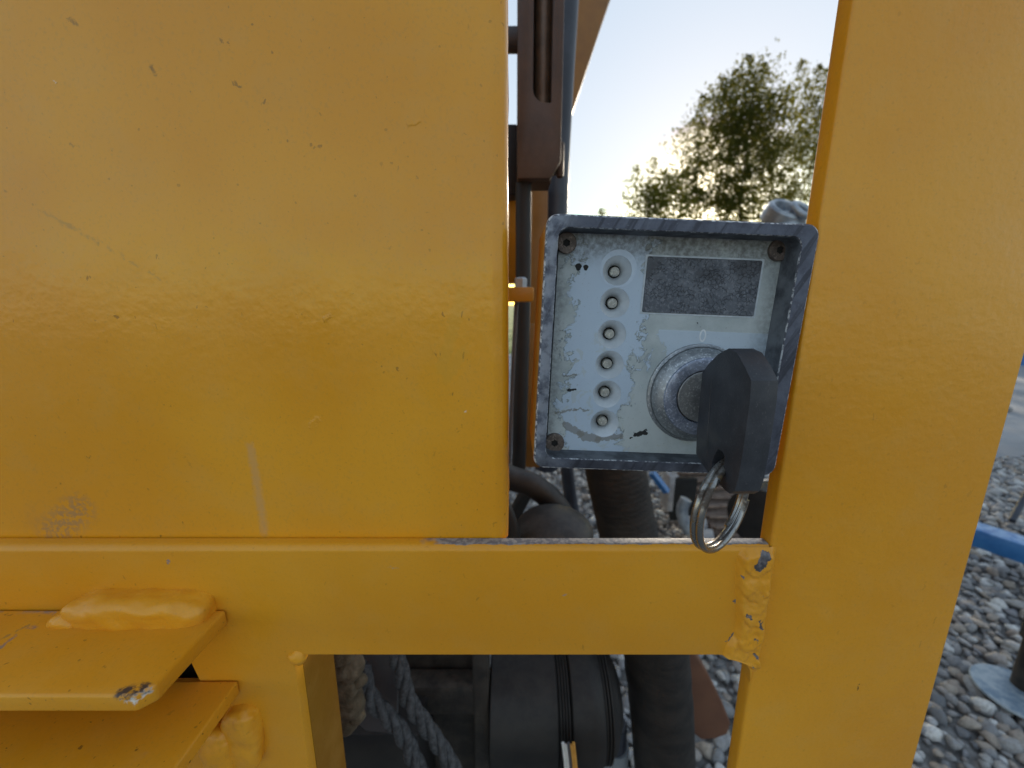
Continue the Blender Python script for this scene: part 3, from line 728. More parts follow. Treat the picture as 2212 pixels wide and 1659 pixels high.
# screws
for (zx, zy, rr) in ((247, 228, 58), (1453, 268, 60), (180, 1358, 55)):
    x, z = lo(zx, zy, FACE - .001); r = abs(lo(zx + rr, zy, FACE - .001)[0] - x); bm = NB(); y1 = FACE - .0016
    star = [(x + r * .40 * (1 if i % 2 else .80) * math.cos(math.pi * i / 6), z + r * .40 * (1 if i % 2 else .80) * math.sin(math.pi * i / 6)) for i in range(12)]
    prism(bm, [circ(x, z, r * .92, 36), star[::-1]], XZ, y1, y1 + .0008)
    lathe(bm, [(r * .92, y1), (r, y1 + .0003), (r, FACE + .0002)], (x, 0, z), (0, 1, 0), 36, cap=False)
    sc_ = finish(bm, 'screw', M['screw'], cbox, local=True)
    bm = NB(); prism(bm, [circ(x, z, r * .42, 12)], XZ, y1 + .0008, y1 + .0010); finish(bm, 'screw_socket', M['hole'], sc_, local=True)
# key switch
bm = NB(); L0 = (lockx, FACE, lockz)
lathe(bm, [(.0214, 0), (.0212, -.0007), (.0206, -.0010), (.0202, -.0016)], L0, (0, 1, 0), 64, cap=False)
lathe(bm, [(.0200, -.0010), (.0198, -.0022), (.0176, -.0052), (.0164, -.0062)], L0, (0, 1, 0), 64, cap=False)
sw = finish(bm, 'key_switch', M['zinc_outer'], cbox, local=True, ang=35)
bm = NB(); lathe(bm, [(.0165, -.0060), (.0162, -.0068), (.0154, -.0071), (.0113, -.0066), (.01115, -.0060), (.01115, -.003)], L0, (0, 1, 0), 64, cap=False)
finish(bm, 'switch_ring', M['zinc'], sw, local=True, ang=35)
bm = NB(); lathe(bm, [(.0107, -.002), (.0107, -.0062), (.0104, -.0065)], L0, (0, 1, 0), 64)
finish(bm, 'switch_core', M['core'], sw, local=True, ang=35)
bm = NB(); prism(bm, [rrect(lockx, lockz, .0022, .0085, .0009, 3)], XZ, FACE - .0067, FACE - .0064); finish(bm, 'keyhole', M['hole'], sw, local=True)

# ------------------------------------------------------------------ key and ring
KX0, KX1 = .0742, .0826
key = empty('ignition_key', (.0788, .146, H - .045), 'black plastic ignition key stuck in the lock of the control box', 'key')
bm = NB()
outer = [(.1478, -.0262), (.1440, -.0222), (.1375, -.0174), (.1315, -.0148), (.1265, -.0156), (.1212, -.0194), (.1170, -.0232),
         (.1164, -.030), (.1166, -.045), (.1172, -.0560), (.1184, -.0610), (.1208, -.0632), (.1240, -.0634), (.1275, -.0630), (.1330, -.0628), (.1400, -.0612), (.1462, -.0588), (.1474, -.050)]
hole_ = [(.1262, -.0520), (.1282, -.0508), (.1310, -.0512), (.1330, -.0545), (.1338, -.0578), (.1325, -.0598), (.1300, -.0602), (.1275, -.0588), (.1262, -.0555)]
prism(bm, [[(a, b + H) for a, b in outer], [(a, b + H) for a, b in hole_][::-1]], YZ, KX0, KX1, .0017, 5)
finish(bm, 'key_head', M['fob'], key, ang=38)
bm = NB(); tube(bm, [Vector((KX0 + .0001, .1405, H - .0270)), Vector((KX0 + .0001, .1395, H - .0420)), Vector((KX0 + .0001, .1380, H - .0570))], [.0002, .00035, .0002], 8); finish(bm, 'mould_seam', M['fob'], key)
bm = NB(); box(bm, .0776, .0800, .1466, .157, H - .0413, H - .0335, .0003); finish(bm, 'key_blade', M['core'], key)
C_ = Vector((.07855, .13143, H - .07282)); nrm = Vector((.579, -.814, -.0462)).normalized(); Rr = .01745
ua = nrm.cross(Vector((0, 0, 1))).normalized(); ub = nrm.cross(ua)
bm = NB(); pts = []; turns = 2.12
for i in range(230):
    t = i / 229; a = t * turns * 2 * math.pi + 2.2
    pts.append(C_ + (ua * math.cos(a) + ub * math.sin(a)) * (Rr - .0001 + .0004 * math.sin(a)) + nrm * (-.00106 + .00212 * min(1, max(0, (t - .40) / .2))))
tube(bm, pts, .00130, 16)
kr = finish(bm, 'key_ring', M['ring'], None, loc=tuple(C_)); tag(kr, 'tarnished steel split ring hanging from the black key', 'key ring')

# ------------------------------------------------------------------ machine parts seen through the frame
# mast beam: brown channel with a long slot
Yb = .42
P = lambda px, py, Y=Yb: at(px, py, Y)
ztop = P(1118, -260).z; zb = P(1150, 385).z; zslot = P(1170, 221).z
xl, xrr = P(1118, 200).x, P(1215, 200).x; sx0, sx1 = P(1152, 150).x, P(1192, 150).x
mb = empty('mast_beam', (xl, Yb, zb), 'dark brown steel mast beam with a long slot beside the panel edge', 'beam')
bm = NB(); rs = .012
slot = [(sx1, ztop - .01), (sx0, ztop - .01), (sx0, zslot + rs)] + [(sx0 + rs - rs * math.cos(R(a)), zslot + rs - rs * math.sin(R(a))) for a in range(15, 90, 15)] + [(sx0 + rs, zslot), (sx1, zslot)]
prism(bm, [[(xl, zb), (xrr - .010, zb), (xrr, zb + .016), (xrr, ztop), (xl, ztop)], slot], XZ, Yb, Yb + .012, .0010, 2)
box(bm, xl, xl + .008, Yb + .0122, Yb + .046, zb, ztop); box(bm, xrr - .008, xrr - .0004, Yb + .0122, Yb + .046, zb + .016, ztop)
box(bm, xl + .0082, xrr - .0084, Yb + .0122, Yb + .044, zb, zslot - .004); box(bm, xl + .0082, xrr - .0084, Yb + .036, Yb + .046, zslot - .0036, ztop)
finish(bm, 'channel', M['mast'], mb)
bm = NB(); tube(bm, [Vector(((sx0 + sx1) / 2 + .002, Yb + .022, zslot - .002)), Vector(((sx0 + sx1) / 2 + .002, Yb + .022, ztop))], (sx1 - sx0) * .52, 24); finish(bm, 'slide_rod', plain('worn_brown_rod', (.11, .075, .05), (.17, .12, .085), 40, .38, .3), mb)
bm = NB(); a = P(1213, 300); box(bm, a.x - .002, a.x + .006, Yb + .02, Yb + .03, P(1213, 368).z, P(1213, 283).z, .0035); finish(bm, 'stop_plate', M['mast'], mb)
bm = NB(); a = P(1098, 87, .46); tube(bm, [Vector((a.x - .03, .46, P(1098, 87, .46).z)), Vector((xl + .02, .46, P(1098, 87, .46).z))], .011, 16); finish(bm, 'cross_pin', M['greyplate'], mb)
bm = NB(); box(bm, P(1085, 300, .47).x, P(1119, 300, .47).x, .47, .50, P(1100, 420, .47).z, P(1100, 266, .47).z, .003); finish(bm, 'end_block', M['black'], mb)
# dark pipe rising behind the beam
def pipe_thing(name, pts, rad, mat, label, cat, group=None, seg=20, n=10):
    bm = NB(); pp = spline(pts, n) if len(pts) > 2 else [Vector(p) for p in pts]
    tube(bm, pp, rad, seg); o = finish(bm, name, mat, None, loc=tuple(pp[-1])); return tag(o, label, cat, group)
pipe_thing('mast_pipe', [at(1233, -260, .60), at(1206, 230, .60), at(1197, 465, .60), at(1180, 1010, .60)], .0195, M['steelblue'], 'thick blue-black pipe running down behind the brown mast beam', 'pipe', seg=28)
# yellow boom arm, upper middle, coloured orange-brown for its shade
bm = NB(); Ya = .85
pl = [at(px, py, Ya) for px, py in ((1195, -160), (1372, -160), (1317, 0), (1239, 236), (1205, 262), (1195, 262))]
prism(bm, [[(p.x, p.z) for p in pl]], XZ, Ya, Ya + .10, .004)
tag(finish(bm, 'boom_arm', M['yellow_shaded'], None, loc=tuple(pl[3])), 'yellow tapering boom arm, coloured brown for shade, against the sky behind the dark pipe', 'boom')
# strut and bracket in the narrow gap
bm = NB(); a, b = at(1086, 390, .50), at(1115, 1100, .50); box(bm, a.x - .01, b.x, .50, .52, H - .30, a.z, .002)
tag(finish(bm, 'yellow_strut', M['yellow_far'], None, loc=(b.x, .5, H - .3)), 'narrow upright yellow strut in the gap beside the panel edge', 'strut')
SHORT = at(1100, 612, .50).z
for v in bpy.data.objects['yellow_strut'].data.vertices:
    if v.co.z < .1: v.co.z = SHORT - (H - .3)
br = empty('pipe_bracket', at(1126, 636, .36), 'small yellow bracket bridging the gap left of the control box', 'bracket')
bm = NB(); a, b = at(1092, 620, .36), at(1153, 652, .36); box(bm, a.x, b.x, .36, .40, b.z, a.z, .0012); finish(bm, 'bracket_plate', M['yellow_far'], br)
bm = NB(); a = at(1125, 612, .375); lathe(bm, [(.006, -.004), (.006, .004), (.004, .0055)], a, (0, 0, 1), 6); finish(bm, 'bolt', M['galv'], br)
pipe_thing('upright_hose', [at(1131, 395, .44), at(1130, 640, .44), at(1126, 820, .44), at(1120, 1020, .44)], .0085, M['black'], 'black hose running straight down the gap behind the yellow bracket', 'hose', 'hydraulic hoses inside the machine')
pipe_thing('thin_hose', [at(1116, 640, .40), at(1108, 800, .40), at(1099, 1030, .40)], .0022, M['greyplate'], 'thin grey hose beside the black hose in the gap', 'hose', 'hydraulic hoses inside the machine')
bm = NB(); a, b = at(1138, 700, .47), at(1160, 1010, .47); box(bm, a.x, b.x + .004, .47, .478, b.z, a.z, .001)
tag(finish(bm, 'gusset_plate', M['yellow_shaded'], None, loc=(a.x, .47, b.z)), 'brownish yellow plate low in the gap behind the control box', 'plate')
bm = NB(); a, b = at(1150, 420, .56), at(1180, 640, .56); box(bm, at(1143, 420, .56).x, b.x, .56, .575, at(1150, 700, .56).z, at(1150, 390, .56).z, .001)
tag(finish(bm, 'backing_plate', M['yellow_shaded'], None, loc=(a.x, .56, b.z)), 'shaded brown plate under the mast beam in the gap', 'plate')
# lower window, above the rail
pipe_thing('curved_hose', [at(1050, 1000, .34), at(1098, 1030, .34), at(1150, 1048, .34), at(1200, 1090, .34), at(1228, 1150, .34), at(1236, 1260, .34)], .0115, M['hose'], 'dusty black hose curving down under the control box', 'hose', 'hydraulic hoses inside the machine', 24)
pipe_thing('dark_hose', [at(1222, 990, .52), at(1230, 1060, .52), at(1240, 1130, .52), at(1246, 1250, .52)], .0092, M['steelblue'], 'blue-black hose standing upright behind the curved hose', 'hose', 'hydraulic hoses inside the machine')
bm = NB(); a = at(1193, 1250, .30); r_ = .034
prof = [(r_ * math.cos(t), r_ * .55 * math.sin(t)) for t in np.linspace(0, math.pi / 2 - .02, 14)]
lathe(bm, [(r_, -.03)] + prof, (a.x, .30, at(1190, 1106, .30).z - r_ * .55), (0, 0, 1), 44)
tag(finish(bm, 'accumulator_dome', M['hose'], None, loc=(a.x, .30, H - .30)), 'smooth dark domed cap just above the rail, left of the ribbed hose', 'cap')
pipe_thing('edge_hose', [at(1060, 1060, .28), at(1094, 1100, .28), at(1112, 1170, .28), at(1114, 1240, .28)], .0050, M['hose'], 'dusty hose end beside the panel corner left of the dome', 'hose', 'hydraulic hoses inside the machine')
pipe_thing('black_bar', [at(1150, 1040, .42), at(1090, 1150, .42)], .008, M['black'], 'black bar slanting down behind the curved hose', 'bar')
# ribbed suction hose that passes behind the rail and widens into a worn sleeve
sh = empty('suction_hose', at(1430, 1640, .40), 'thick ribbed brown-black suction hose passing down behind the rail', 'hose', 'hydraulic hoses inside the machine')
path = spline([at(1318, 930, .42), at(1330, 1020, .42), at(1350, 1120, .42), at(1378, 1260, .41), at(1412, 1420, .40)], 26); bm = NB()
rr = [.0345 + .00030 * math.sin(i * 2 * math.pi / 3.0) for i in range(len(path))]
pp = []
for i in range(len(path)): pp.append(path[i])
tube(bm, pp, rr, 40); finish(bm, 'ribbed_tube', M['sleeve'], sh, ang=70)
path = spline([at(1409, 1330, .395), at(1418, 1430, .395), at(1428, 1540, .395), at(1438, 1720, .40)], 12); bm = NB()
tube(bm, path, [.0385 + .0012 * noise.noise(Vector((i * .25, 0, 0))) for i in range(len(path))], 40); finish(bm, 'rubber_sleeve', M['sleeve'], sh, ang=70)
# horizontal drum with clamp bands
Yd = .38; rd = .066; cz = at(1140, 1632, Yd - .02).z + rd * .97 - .006
dr = empty('filter_drum', (at(1200, 1500, Yd).x, Yd, cz), 'black horizontal drum with raised clamp bands under the rail', 'drum')
X = lambda px: at(px, 1560, Yd - rd).x
def drumpart(name, prof, mat): bm = NB(); lathe(bm, prof, (0, Yd, cz + .006), (1, 0, 0), 56); return finish(bm, name, mat, dr, ang=40)
drumpart('drum_shell', [(rd * .9, X(1054)), (rd, X(1058)), (rd, X(1208)), (rd * .97, X(1212))], M['black'])
bnd = [(rd * .94, X(1210))]
for k in range(4):
    a0 = 1213 + k * 6.5; bnd += [(rd * .95, X(a0)), (rd * 1.0, X(a0 + 1.5)), (rd * 1.0, X(a0 + 4)), (rd * .95, X(a0 + 6))]
drumpart('clamp_band', bnd, M['black'])
drumpart('drum_sleeve', [(rd * .96, X(1239)), (rd * 1.01, X(1244)), (rd * 1.03, X(1285)), (rd * .99, X(1312)), (rd * .94, X(1318))], M['black'])
bnd = [(rd * .9, X(1316))]
for k in range(3):
    a0 = 1318 + k * 7; bnd += [(rd * .88, X(a0)), (rd * .93, X(a0 + 2)), (rd * .93, X(a0 + 5)), (rd * .87, X(a0 + 7))]
drumpart('clamp_band', bnd + [(rd * .8, X(1352)), (rd * .5, X(1372))], M['black'])
# dark housing and brackets left of the drum
bm = NB(); Yh = .36; a, b = at(880, 1500, Yh), at(1057, 1500, Yh)
box(bm, a.x - .05, b.x, Yh + .004, Yh + .02, H - .8, H - .13); box(bm, a.x - .02, b.x, Yh - .022, Yh + .003, at(900, 1545, Yh - .02).z, at(900, 1482, Yh - .02).z, .006)
box(bm, b.x - .016, b.x + .001, Yh - .024, Yh + .003, H - .8, H - .13, .003)
tag(finish(bm, 'metal_housing', M['darkplate'], None, loc=(a.x, Yh, H - .8)), 'oily dark sheet metal housing with a rounded ledge behind the twisted ropes', 'housing')
bm = NB(); Yk = .27
pl = [at(px, py, Yk) for px, py in ((770, 1390), (862, 1390), (858, 1500), (856, 1586), (790, 1580), (768, 1560))]
prism(bm, [[(p.x, p.z) for p in pl]], XZ, Yk, Yk + .006, .001); tag(finish(bm, 'grey_bracket', M['greyplate'], None, loc=tuple(pl[3])), 'flat grey bracket plate behind the left twisted rope', 'bracket')
bm = NB(); a = at(752, 1500, .215)
for (px, py, r) in ((738, 1405, .009), (752, 1440, .010), (748, 1480, .0095), (757, 1520, .010), (752, 1556, .008), (770, 1545, .006), (776, 1470, .005)):
    t = NB(); bmesh.ops.create_icosphere(t, subdivisions=3, radius=r); p = at(px, py, .222)
    for v in t.verts: v.co *= 1 + .35 * noise.noise(v.co * 170 + p * 50)
    t.transform(Matrix.Translation(p)); merge(bm, t)
tag(finish(bm, 'mud_clod', M['dirt'], None, loc=tuple(a), ang=80), 'caked brown mud stuck inside the frame opening beside the grey bracket', 'mud')
bm = NB(); a, b = at(700, 1700, .30), at(905, 1588, .30); box(bm, a.x, b.x, .30, .36, H - .9, b.z, .002)
tag(finish(bm, 'black_tank', M['black'], None, loc=(a.x, .3, H - .9)), 'black tank wall below the grey bracket in the dark opening', 'tank')
# twisted ropes
def rope(pts, R0, r0, tw, label, seed):
    root = empty('twisted_rope', pts[-1], label, 'rope', 'twisted ropes in the frame opening')
    base = frames(spline(pts, 26)); L = 0; last = None
    ang = []
    for (p, T_, N_, B_) in base:
        if last is not None: L += (p - last).length
        last = p; ang.append(L * tw)
    for s_ in range(3):
        bm = NB(); q = []
        for (p, T_, N_, B_), a in zip(base, ang):
            t = a + s_ * 2 * math.pi / 3 + seed; q.append(p + (N_ * math.cos(t) + B_ * math.sin(t)) * R0)
        tube(bm, q, r0, 12)
        for v in bm.verts: v.co += Vector((noise.noise(v.co * 500), noise.noise(v.co * 500 + Vector((4, 0, 0))), noise.noise(v.co * 500 + Vector((0, 4, 0))))) * r0 * .04
        finish(bm, 'strand', M['rope'], root, ang=80)
Yr = .245
rope([at(783, 1440, Yr), at(795, 1500, Yr), at(835, 1545, Yr), at(872, 1590, Yr), at(895, 1640, Yr), at(925, 1700, Yr)], .0036, .0034, 115, 'left grey twisted rope, looped over the grey bracket', 0)
rope([at(852, 1395, Yr + .01), at(866, 1450, Yr + .01), at(884, 1515, Yr + .01), at(925, 1575, Yr + .01), at(965, 1635, Yr + .01), at(1000, 1700, Yr + .01)], .0036, .0034, 115, 'right grey twisted rope, hanging straight across the dark housing', 1)
# bits at the bottom of the opening
pipe_thing('chrome_rod', [at(1157, 1600, .43), at(1166, 1720, .43)], .0062, M['chrome'], 'short bright chrome rod under the black drum', 'rod')
gp = empty('grey_pipe', at(1325, 1659, .40), 'grey pipe end with a dark collar under the drum, beside the thick sleeve', 'pipe')
bm = NB(); lathe(bm, [(.017, 0), (.017, .10)], at(1330, 1607, .40), (.03, .02, -1), 32); finish(bm, 'pipe_wall', M['pipe'], gp)
bm = NB(); lathe(bm, [(.0148, 0), (.016, .004), (.0160, .05)], at(1327, 1560, .40), (.03, .02, -1), 32); finish(bm, 'pipe_collar', M['steelblue'], gp)
cs = empty('cut_cable', at(1228, 1640, .31), 'frayed white and orange cable end sticking up under the drum', 'cable')
for k, (px, mat) in enumerate(((1216, 'whitestrip'), (1222, 'whitestrip'), (1228, 'greyplate'), (1234, 'orangestrip'), (1239, 'orangestrip'))):
    bm = NB(); tube(bm, [at(px, 1605 + (k % 2) * 4, .30), at(px + 4, 1640, .30), at(px + 11, 1720, .30)], .0014, 8); finish(bm, 'cable_core', M[mat], cs)
bm = NB(); box(bm, at(1078, 1640, .46).x, at(1145, 1640, .46).x, .46, .50, H - .8, at(1100, 1625, .46).z, .003); tag(finish(bm, 'valve_block', M['pipe'], None, loc=(at(1100, 1640, .46).x, .46, H - .8)), 'grey valve block half hidden under the black drum', 'block')
bm = NB(); box(bm, at(1165, 1640, .5).x, at(1205, 1640, .5).x, .5, .54, H - .9, at(1180, 1633, .5).z, .003); tag(finish(bm, 'clamp_block', M['darkplate'], None, loc=(at(1180, 1640, .5).x, .5, H - .9)), 'dark clamp block between the chrome rod and the cut cable', 'block')
# red-brown flap right of the sleeve
bm = NB(); Yt = .47
pts2 = [(1440, 1390), (1498, 1405), (1530, 1455), (1562, 1520), (1580, 1565), (1572, 1588), (1545, 1598), (1515, 1600), (1470, 1560), (1440, 1480)]
pl = [at(px, py, Yt) for px, py in pts2]; prism(bm, [[(p.x, p.z) for p in pl]], XZ, Yt, Yt + .035, .008, 3)
tag(finish(bm, 'mud_flap', M['rustbrown'], None, loc=tuple(pl[5])), 'rounded dull red-brown flap poking out right of the thick sleeve', 'flap')

# ------------------------------------------------------------------ crawler track beyond
trk = empty('crawler_track', (.9, 1.9, .3), 'rusty crawler track of another machine seen through the key ring', 'crawler track')
shoe = None; nsh = 9
A0, A1 = at(1425, 1050, 1.75), at(1520, 1235, 1.22)
for k in range(nsh):
    t = k / (nsh - 1); p = A0.lerp(A1, t); w = .34
    if shoe is None:
        bm = NB(); box(bm, 0, w, -.045, .045, 0, .02, .004)
        for yy in (-.034, -.004, .026): box(bm, .004, w - .004, yy, yy + .012, .0202, .045, .003)
        bm.transform(Matrix.Rotation(R(52), 4, 'X')); shoe = finish(bm, 'track_shoe', M['rust'], trk, local=True)
        bm = NB(); box(bm, -.072, -.004, -.030, .030, .0, .040, .008)
        bm.transform(Matrix.Rotation(R(52), 4, 'X')); endm = finish(bm, 'shoe_end', M['paletrack'], shoe, local=True); o, e_ = shoe, endm
    else:
        o = shoe.copy(); SC.collection.objects.link(o); o.parent = trk
        e_ = endm.copy(); SC.collection.objects.link(e_); e_.parent = o
    o.location = p + Vector((.11, .05, 0)) - trk.location; o.rotation_euler = (0, R(random.uniform(-2, 2)), R(random.uniform(-2, 2)))
bm = NB(); box(bm, .38, 1.18, 1.80, 2.35, .50, 1.41, .03); box(bm, .44, 1.12, 1.79, 1.81, .58, 1.34, .008)  # unseen hull behind the control box, added to keep sunlight out of the opening
for zz in (.68, .80, .92, 1.04): box(bm, .50, 1.06, 1.775, 1.792, zz, zz + .05, .004)
finish(bm, 'sun_block_hull', M['darkplate'], trk)
bm = NB(); a = at(1449, 1075, 1.35); box(bm, a.x - .010, a.x + .012, 1.35, 1.42, at(1449, 1105, 1.35).z, at(1449, 1030, 1.35).z, .003); finish(bm, 'guide_plate', M['paletrack'], trk)
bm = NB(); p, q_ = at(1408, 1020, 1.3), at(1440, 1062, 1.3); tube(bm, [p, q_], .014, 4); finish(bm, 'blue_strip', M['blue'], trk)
bm = NB(); tube(bm, spline([at(1482, 1078, 1.15), at(1474, 1098, 1.15), at(1476, 1122, 1.15), at(1490, 1148, 1.15)], 6), .018, 14); finish(bm, 'track_link', M['galv'], trk)
bm = NB(); a = at(1655, 1110, 1.05); lathe(bm, [(.02, -.06), (.085, -.055), (.09, -.03), (.09, .05), (.06, .06)], a, (-.8, -.6, 0), 36); finish(bm, 'track_roller', M['black'], trk)
bm = NB(); a = at(1462, 1085, 1.5); box(bm, a.x - .02, a.x + .08, 1.5, 1.52, at(1462, 1125, 1.5).z, at(1462, 1035, 1.5).z, .003); finish(bm, 'link_gap_shade', M['hole'], trk)  # near-black plate painting the shade between the track links
# galvanised lifting eyes on a post, top right of the box
Yc = .95
pc = empty('hose_coupling', at(1712, 900, Yc), 'galvanised pipe coupling with two open rings above the control box', 'coupling')
def torus(bm, c, n_, Rm, rm, squash=1.0, seg=36, s2=14):
    n_ = Vector(n_).normalized(); u = n_.orthogonal().normalized(); w = n_.cross(u); rows = []
    for i in range(seg):
        a = 2 * math.pi * i / seg; d = u * math.cos(a) + w * math.sin(a)
        rows.append([bm.verts.new(Vector(c) + d * (Rm + rm * math.cos(2 * math.pi * k / s2)) + n_ * rm * squash * math.sin(2 * math.pi * k / s2)) for k in range(s2)])
    for i in range(seg):
        for k in range(s2): bm.faces.new((rows[i][k], rows[(i + 1) % seg][k], rows[(i + 1) % seg][(k + 1) % s2], rows[i][(k + 1) % s2]))
cn = Vector((.12, -.62, .76)).normalized(); c1 = at(1703, 450, Yc); bm = NB()
lathe(bm, [(.044, -.034), (.044, -.012), (.0425, -.002), (.038, .003), (.032, .002), (.0295, -.004), (.028, -.030), (.001, -.031)], c1, cn, 40); cup = finish(bm, 'cup', M['galv'], pc)
bm = NB(); lathe(bm, [(.0275, -.029), (.001, -.0288)], c1, cn, 24); finish(bm, 'brown_core', M['rustbrown'], cup)  # brown disc at the bottom of the cup
bm = NB(); c2 = at(1735, 455, Yc - .02); torus(bm, c2, (.30, -.66, .68), .025, .007); finish(bm, 'ring', M['galv'], pc)
bm = NB(); c3 = at(1709, 478, Yc); lathe(bm, [(.045, -.5), (.045, -.02), (.038, .0), (.03, .014)], (c1.x + .004, Yc + .012, c1.z - .022), (0, 0, 1), 30); finish(bm, 'pipe_body', M['galv'], pc)

# ------------------------------------------------------------------ right side: blue jack, container
jk = empty('blue_jack', (1.4, .9, 0), 'blue trailer frame with a dark jack leg on a round foot plate', 'jack')
def bar(bm, a, b, w, h, bev=.004):
    a, b = Vector(a), Vector(b); d = (b - a); L = d.length; Mx = d.to_track_quat('X', 'Z').to_matrix().to_4x4(); Mx.translation = a
    box(bm, 0, L, -w / 2, w / 2, -h / 2, h / 2, bev, Mx)
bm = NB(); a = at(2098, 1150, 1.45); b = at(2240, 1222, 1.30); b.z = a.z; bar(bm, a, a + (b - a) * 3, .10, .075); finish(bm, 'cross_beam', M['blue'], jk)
fp = at(2212, 1500, .98); fp = Vector((1.410, .870, .035)); 
bm = NB(); lathe(bm, [(.02, 0), (.092, 0), (.094, .004), (.092, .008), (.035, .012)], fp, (0, 0, 1), 44); finish(bm, 'foot_plate', M['bluepale'], jk)
bm = NB(); lathe(bm, [(.030, .012), (.030, .16), (.038, .162), (.038, .48)], fp + Vector((.035, .015, 0)), (0, 0, 1), 24); finish(bm, 'jack_leg', M['darkplate'], jk)
bm = NB(); box(bm, fp.x + .0, fp.x + .07, fp.y - .05, fp.y - .02, fp.z + .012, fp.z + .05, .006); tube(bm, [fp + Vector((.035, -.065, .03)), fp + Vector((.035, -.049, .03))], .012, 12); finish(bm, 'foot_clevis', M['bluepale'], jk)
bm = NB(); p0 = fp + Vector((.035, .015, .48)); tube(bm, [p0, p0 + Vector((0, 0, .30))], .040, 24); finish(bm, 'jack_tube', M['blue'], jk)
pipe_thing('thin_rod', [at(2230, 1045, 1.7), at(2186, 1125, 1.6)], .012, M['steelblue'], 'thin dark rod leaning over the gravel behind the blue beam', 'rod')
bm = NB(); a = at(2207, 800, 6.9)
pr_ = []
x = a.x
for k in range(20):
    pr_ += [(x, 6.9), (x + .08, 6.9), (x + .11, 6.94), (x + .17, 6.94), (x + .20, 6.9)]; x += .2
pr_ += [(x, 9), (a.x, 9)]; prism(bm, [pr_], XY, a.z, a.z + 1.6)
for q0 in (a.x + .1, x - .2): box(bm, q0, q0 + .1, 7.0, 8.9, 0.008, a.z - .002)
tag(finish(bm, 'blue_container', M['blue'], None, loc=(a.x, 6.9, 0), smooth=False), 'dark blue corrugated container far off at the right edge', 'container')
o = bpy.data.objects.new('pale_rock', stone_mesh(3)); SC.collection.objects.link(o); o.location = at(2173, 884, 4.0); o.location.z = .03
k_ = (H - .03) / (H - at(2173, 884, 4.0).z); o.location = (at(2173, 884, 4.0 * k_).x, 4.0 * k_, .035); o.scale = (.05,) * 3
tag(o, 'lone pale rock lying on the grey concrete', 'rock')

# ------------------------------------------------------------------ trees
def tree(name, base, lobes, n_leaf, leaf, mat, label, shoots, trunk_h, trunk_r, seed):
    rg = np.random.default_rng(seed); rnd = random.Random(seed); base = Vector(base)
    root = empty(name, base, label, 'tree', 'trees behind the machine')
    # trunk and limbs
    bm = NB(); top = Vector((rnd.uniform(-.2, .2), rnd.uniform(-.2, .2), trunk_h))
    pts = spline([(0, 0, 0), (.1, .05, trunk_h * .3), (-.1, 0, trunk_h * .65), top], 6)
    tube(bm, [p + base for p in pts], [trunk_r * (1 - .85 * i / (len(pts) - 1)) for i in range(len(pts))], 10)
    for (c, r) in lobes:
        for _ in range(5):
            d = Vector((rnd.gauss(0, 1), rnd.gauss(0, 1), rnd.uniform(.0, 1.3))).normalized(); c_ = Vector(c)
            e = c_ + Vector((d.x * r[0], d.y * r[1], d.z * r[2])) * .85
            hgt = min(trunk_h * .9, max(1.2, c_.z - r[2] * .8 + rnd.uniform(-.3, .8))); s0 = Vector((0, 0, hgt))
            mid = s0.lerp(e, .5) + Vector((0, 0, -.15 * r[2])); sp_ = spline([s0, mid, e], 5)
            tube(bm, [p + base for p in sp_], [trunk_r * .22 * (1 - .9 * i / (len(sp_) - 1)) for i in range(len(sp_))], 6)
    finish(bm, 'trunk', M['bark'], root)
    # leaf clumps through the crown volume
    vol = np.array([r[0] * r[1] * r[2] for c, r in lobes]); ncl = max(30, n_leaf // 36)
    which = rg.choice(len(lobes), ncl, p=vol / vol.sum())
    d = rg.normal(size=(ncl, 3)); d /= np.linalg.norm(d, axis=1)[:, None]; rad = rg.random(ncl) ** .42
    Cc = np.array([lobes[i][0] for i in which]) + d * rad[:, None] * np.array([lobes[i][1] for i in which])
    csz = rg.uniform(.16, .50, ncl)
    idx = rg.integers(0, ncl, n_leaf); P_ = Cc[idx] + np.clip(rg.normal(size=(n_leaf, 3)), -1.7, 1.7) * csz[idx][:, None] * np.array([1, 1, .8])
    ex = []
    for (x, y_, z, hgt) in shoots:
        m = int(150 * hgt / 1.2); t = rg.random(m) ** .8
        ex.append(np.stack([x + rg.normal(size=m) * .36 * (1 - t) ** .7 * hgt / 1.4 + .10 * rg.normal(size=m), y_ + rg.normal(size=m) * .34 * (1 - t), z + t * hgt], 1))
    if ex: P_ = np.concatenate([P_] + ex)
    P_ += np.array(base)
    rel = P_ - np.array((0, 0, H)); rel /= np.linalg.norm(rel, axis=1)[:, None]      # the thin spot where the sun gets through
    ang_ = np.degrees(np.arccos(np.clip(rel @ np.array(sdir), -1, 1)))
    P_ = P_[(ang_ > 1.0) | (rg.random(len(P_)) < .42)]; n = len(P_)
    a = rg.normal(size=(n, 3)); a /= np.linalg.norm(a, axis=1)[:, None]; b = rg.normal(size=(n, 3)); b -= a * (a * b).sum(1)[:, None]; b /= np.linalg.norm(b, axis=1)[:, None]
    s = leaf * rg.uniform(.6, 1.3, n)[:, None]
    V = np.stack([P_ - a * s, P_ + b * s * .5 - a * s * .1, P_ + a * s, P_ - b * s * .5 - a * s * .1], 1).reshape(-1, 3)
    me = np_mesh('crown', V - np.array(base), np.arange(4 * n).reshape(-1, 4), mat, False)
    o = bpy.data.objects.new('crown', me); SC.collection.objects.link(o); o.parent = root
    return root
def lob(px, py, Y, r, b): p = at(px, py, Y); return ((p.x - b[0], p.y - b[1], p.z), r)
Y1 = 22; b1 = (at(1600, 460, Y1).x, Y1, 0)
def shoot(px, py, Y, b, h): p = at(px, py, Y); return (p.x - b[0], 0, p.z - h, h)
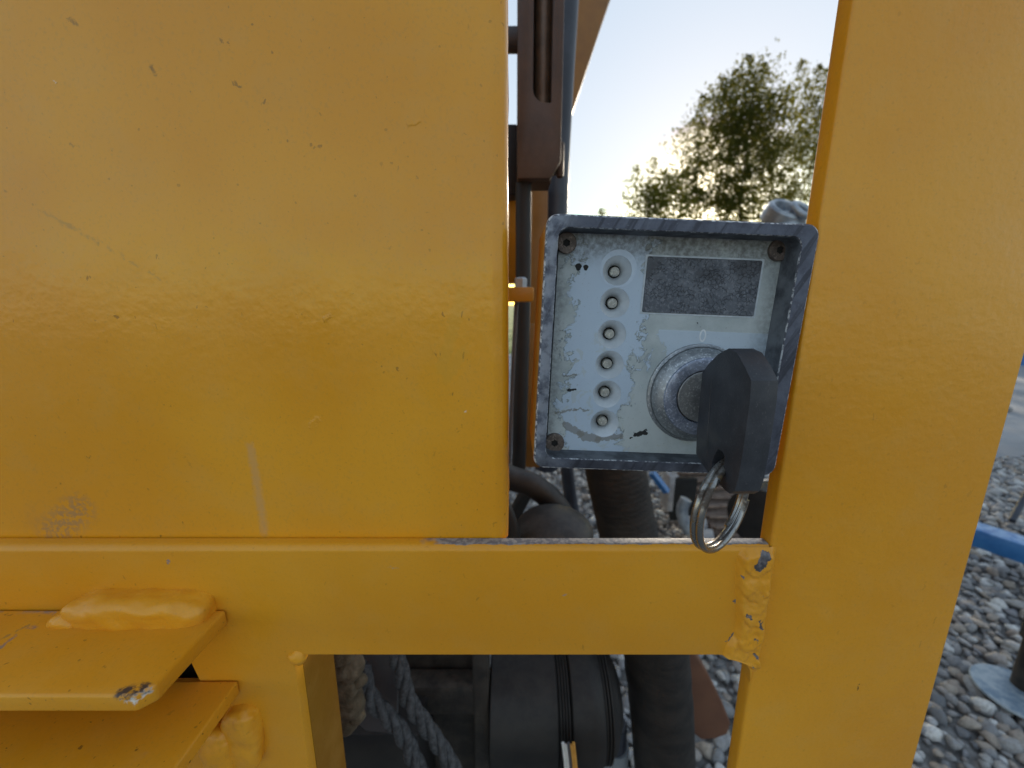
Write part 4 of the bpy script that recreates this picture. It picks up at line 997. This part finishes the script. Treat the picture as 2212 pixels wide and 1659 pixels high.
tree('birch_tree', b1, [lob(1620, 215, Y1, (1.9, 1.6, 1.5), b1), lob(1570, 270, Y1, (1.9, 1.8, 1.8), b1), lob(1650, 310, Y1, (2.3, 2, 2.2), b1),
                        lob(1560, 380, Y1, (2.6, 2, 2.0), b1), lob(1500, 325, Y1, (1.3, 1.2, 1.0), b1), lob(1470, 420, Y1, (1.9, 1.6, 1.5), b1), lob(1600, 470, Y1, (3.0, 2.2, 2.0), b1), lob(1600, 620, Y1, (2.8, 2.2, 2.6), b1)],
     36000, .090, M['leaf'], 'tallest leafy green tree with the low sun shining through it', [shoot(1618, 118, Y1, b1, 1.5), shoot(1648, 135, Y1, b1, 1.0), shoot(1562, 165, Y1, b1, .9), shoot(1520, 205, Y1, b1, .8), shoot(1590, 150, Y1, b1, .8)], 11.5, .11, 11)
Y2 = 24; b2 = (at(1760, 460, Y2).x, Y2, 0)
tree('birch_tree', b2, [lob(1740, 230, Y2, (1.5, 1.5, 1.5), b2), lob(1780, 300, Y2, (2.4, 2, 2.2), b2), lob(1720, 370, Y2, (2.2, 2, 2.2), b2), lob(1800, 440, Y2, (2.6, 2.2, 2.4), b2), lob(1730, 470, Y2, (2.2, 2, 2.0), b2), lob(1780, 620, Y2, (3.0, 2.2, 2.6), b2)],
     18000, .090, M['leaf'], 'paler thin-leaved tree cut off by the yellow post', [shoot(1734, 128, Y2, b2, 2.0), shoot(1770, 138, Y2, b2, 2.2), shoot(1705, 185, Y2, b2, 1.0), shoot(1790, 150, Y2, b2, 1.4)], 11.5, .10, 12)
Y3 = 19; b3 = (at(1405, 460, Y3).x, Y3, 0)
tree('birch_tree', b3, [lob(1412, 410, Y3, (.75, .8, .9), b3), lob(1395, 440, Y3, (1.15, 1, .9), b3), lob(1440, 455, Y3, (1.2, 1, 1.0), b3), lob(1390, 560, Y3, (1.9, 1.4, 2.2), b3)],
     12000, .072, M['leafy'], 'small yellow-green tree left of the tall trees', [shoot(1411, 340, Y3, b3, 1.0), shoot(1376, 357, Y3, b3, .9), shoot(1440, 368, Y3, b3, .7), shoot(1350, 415, Y3, b3, .5)], 6.5, .09, 13)
Y4 = 30; b4 = (at(1299, 460, Y4).x, Y4, 0)
tree('distant_tree', b4, [lob(1299, 520, Y4, (1.5, 1.3, 1.8), b4)], 3000, .10, M['leaf'], 'distant tree whose tip just shows over the control box', [shoot(1299, 450, Y4, b4, .9)], 6.5, .14, 14)
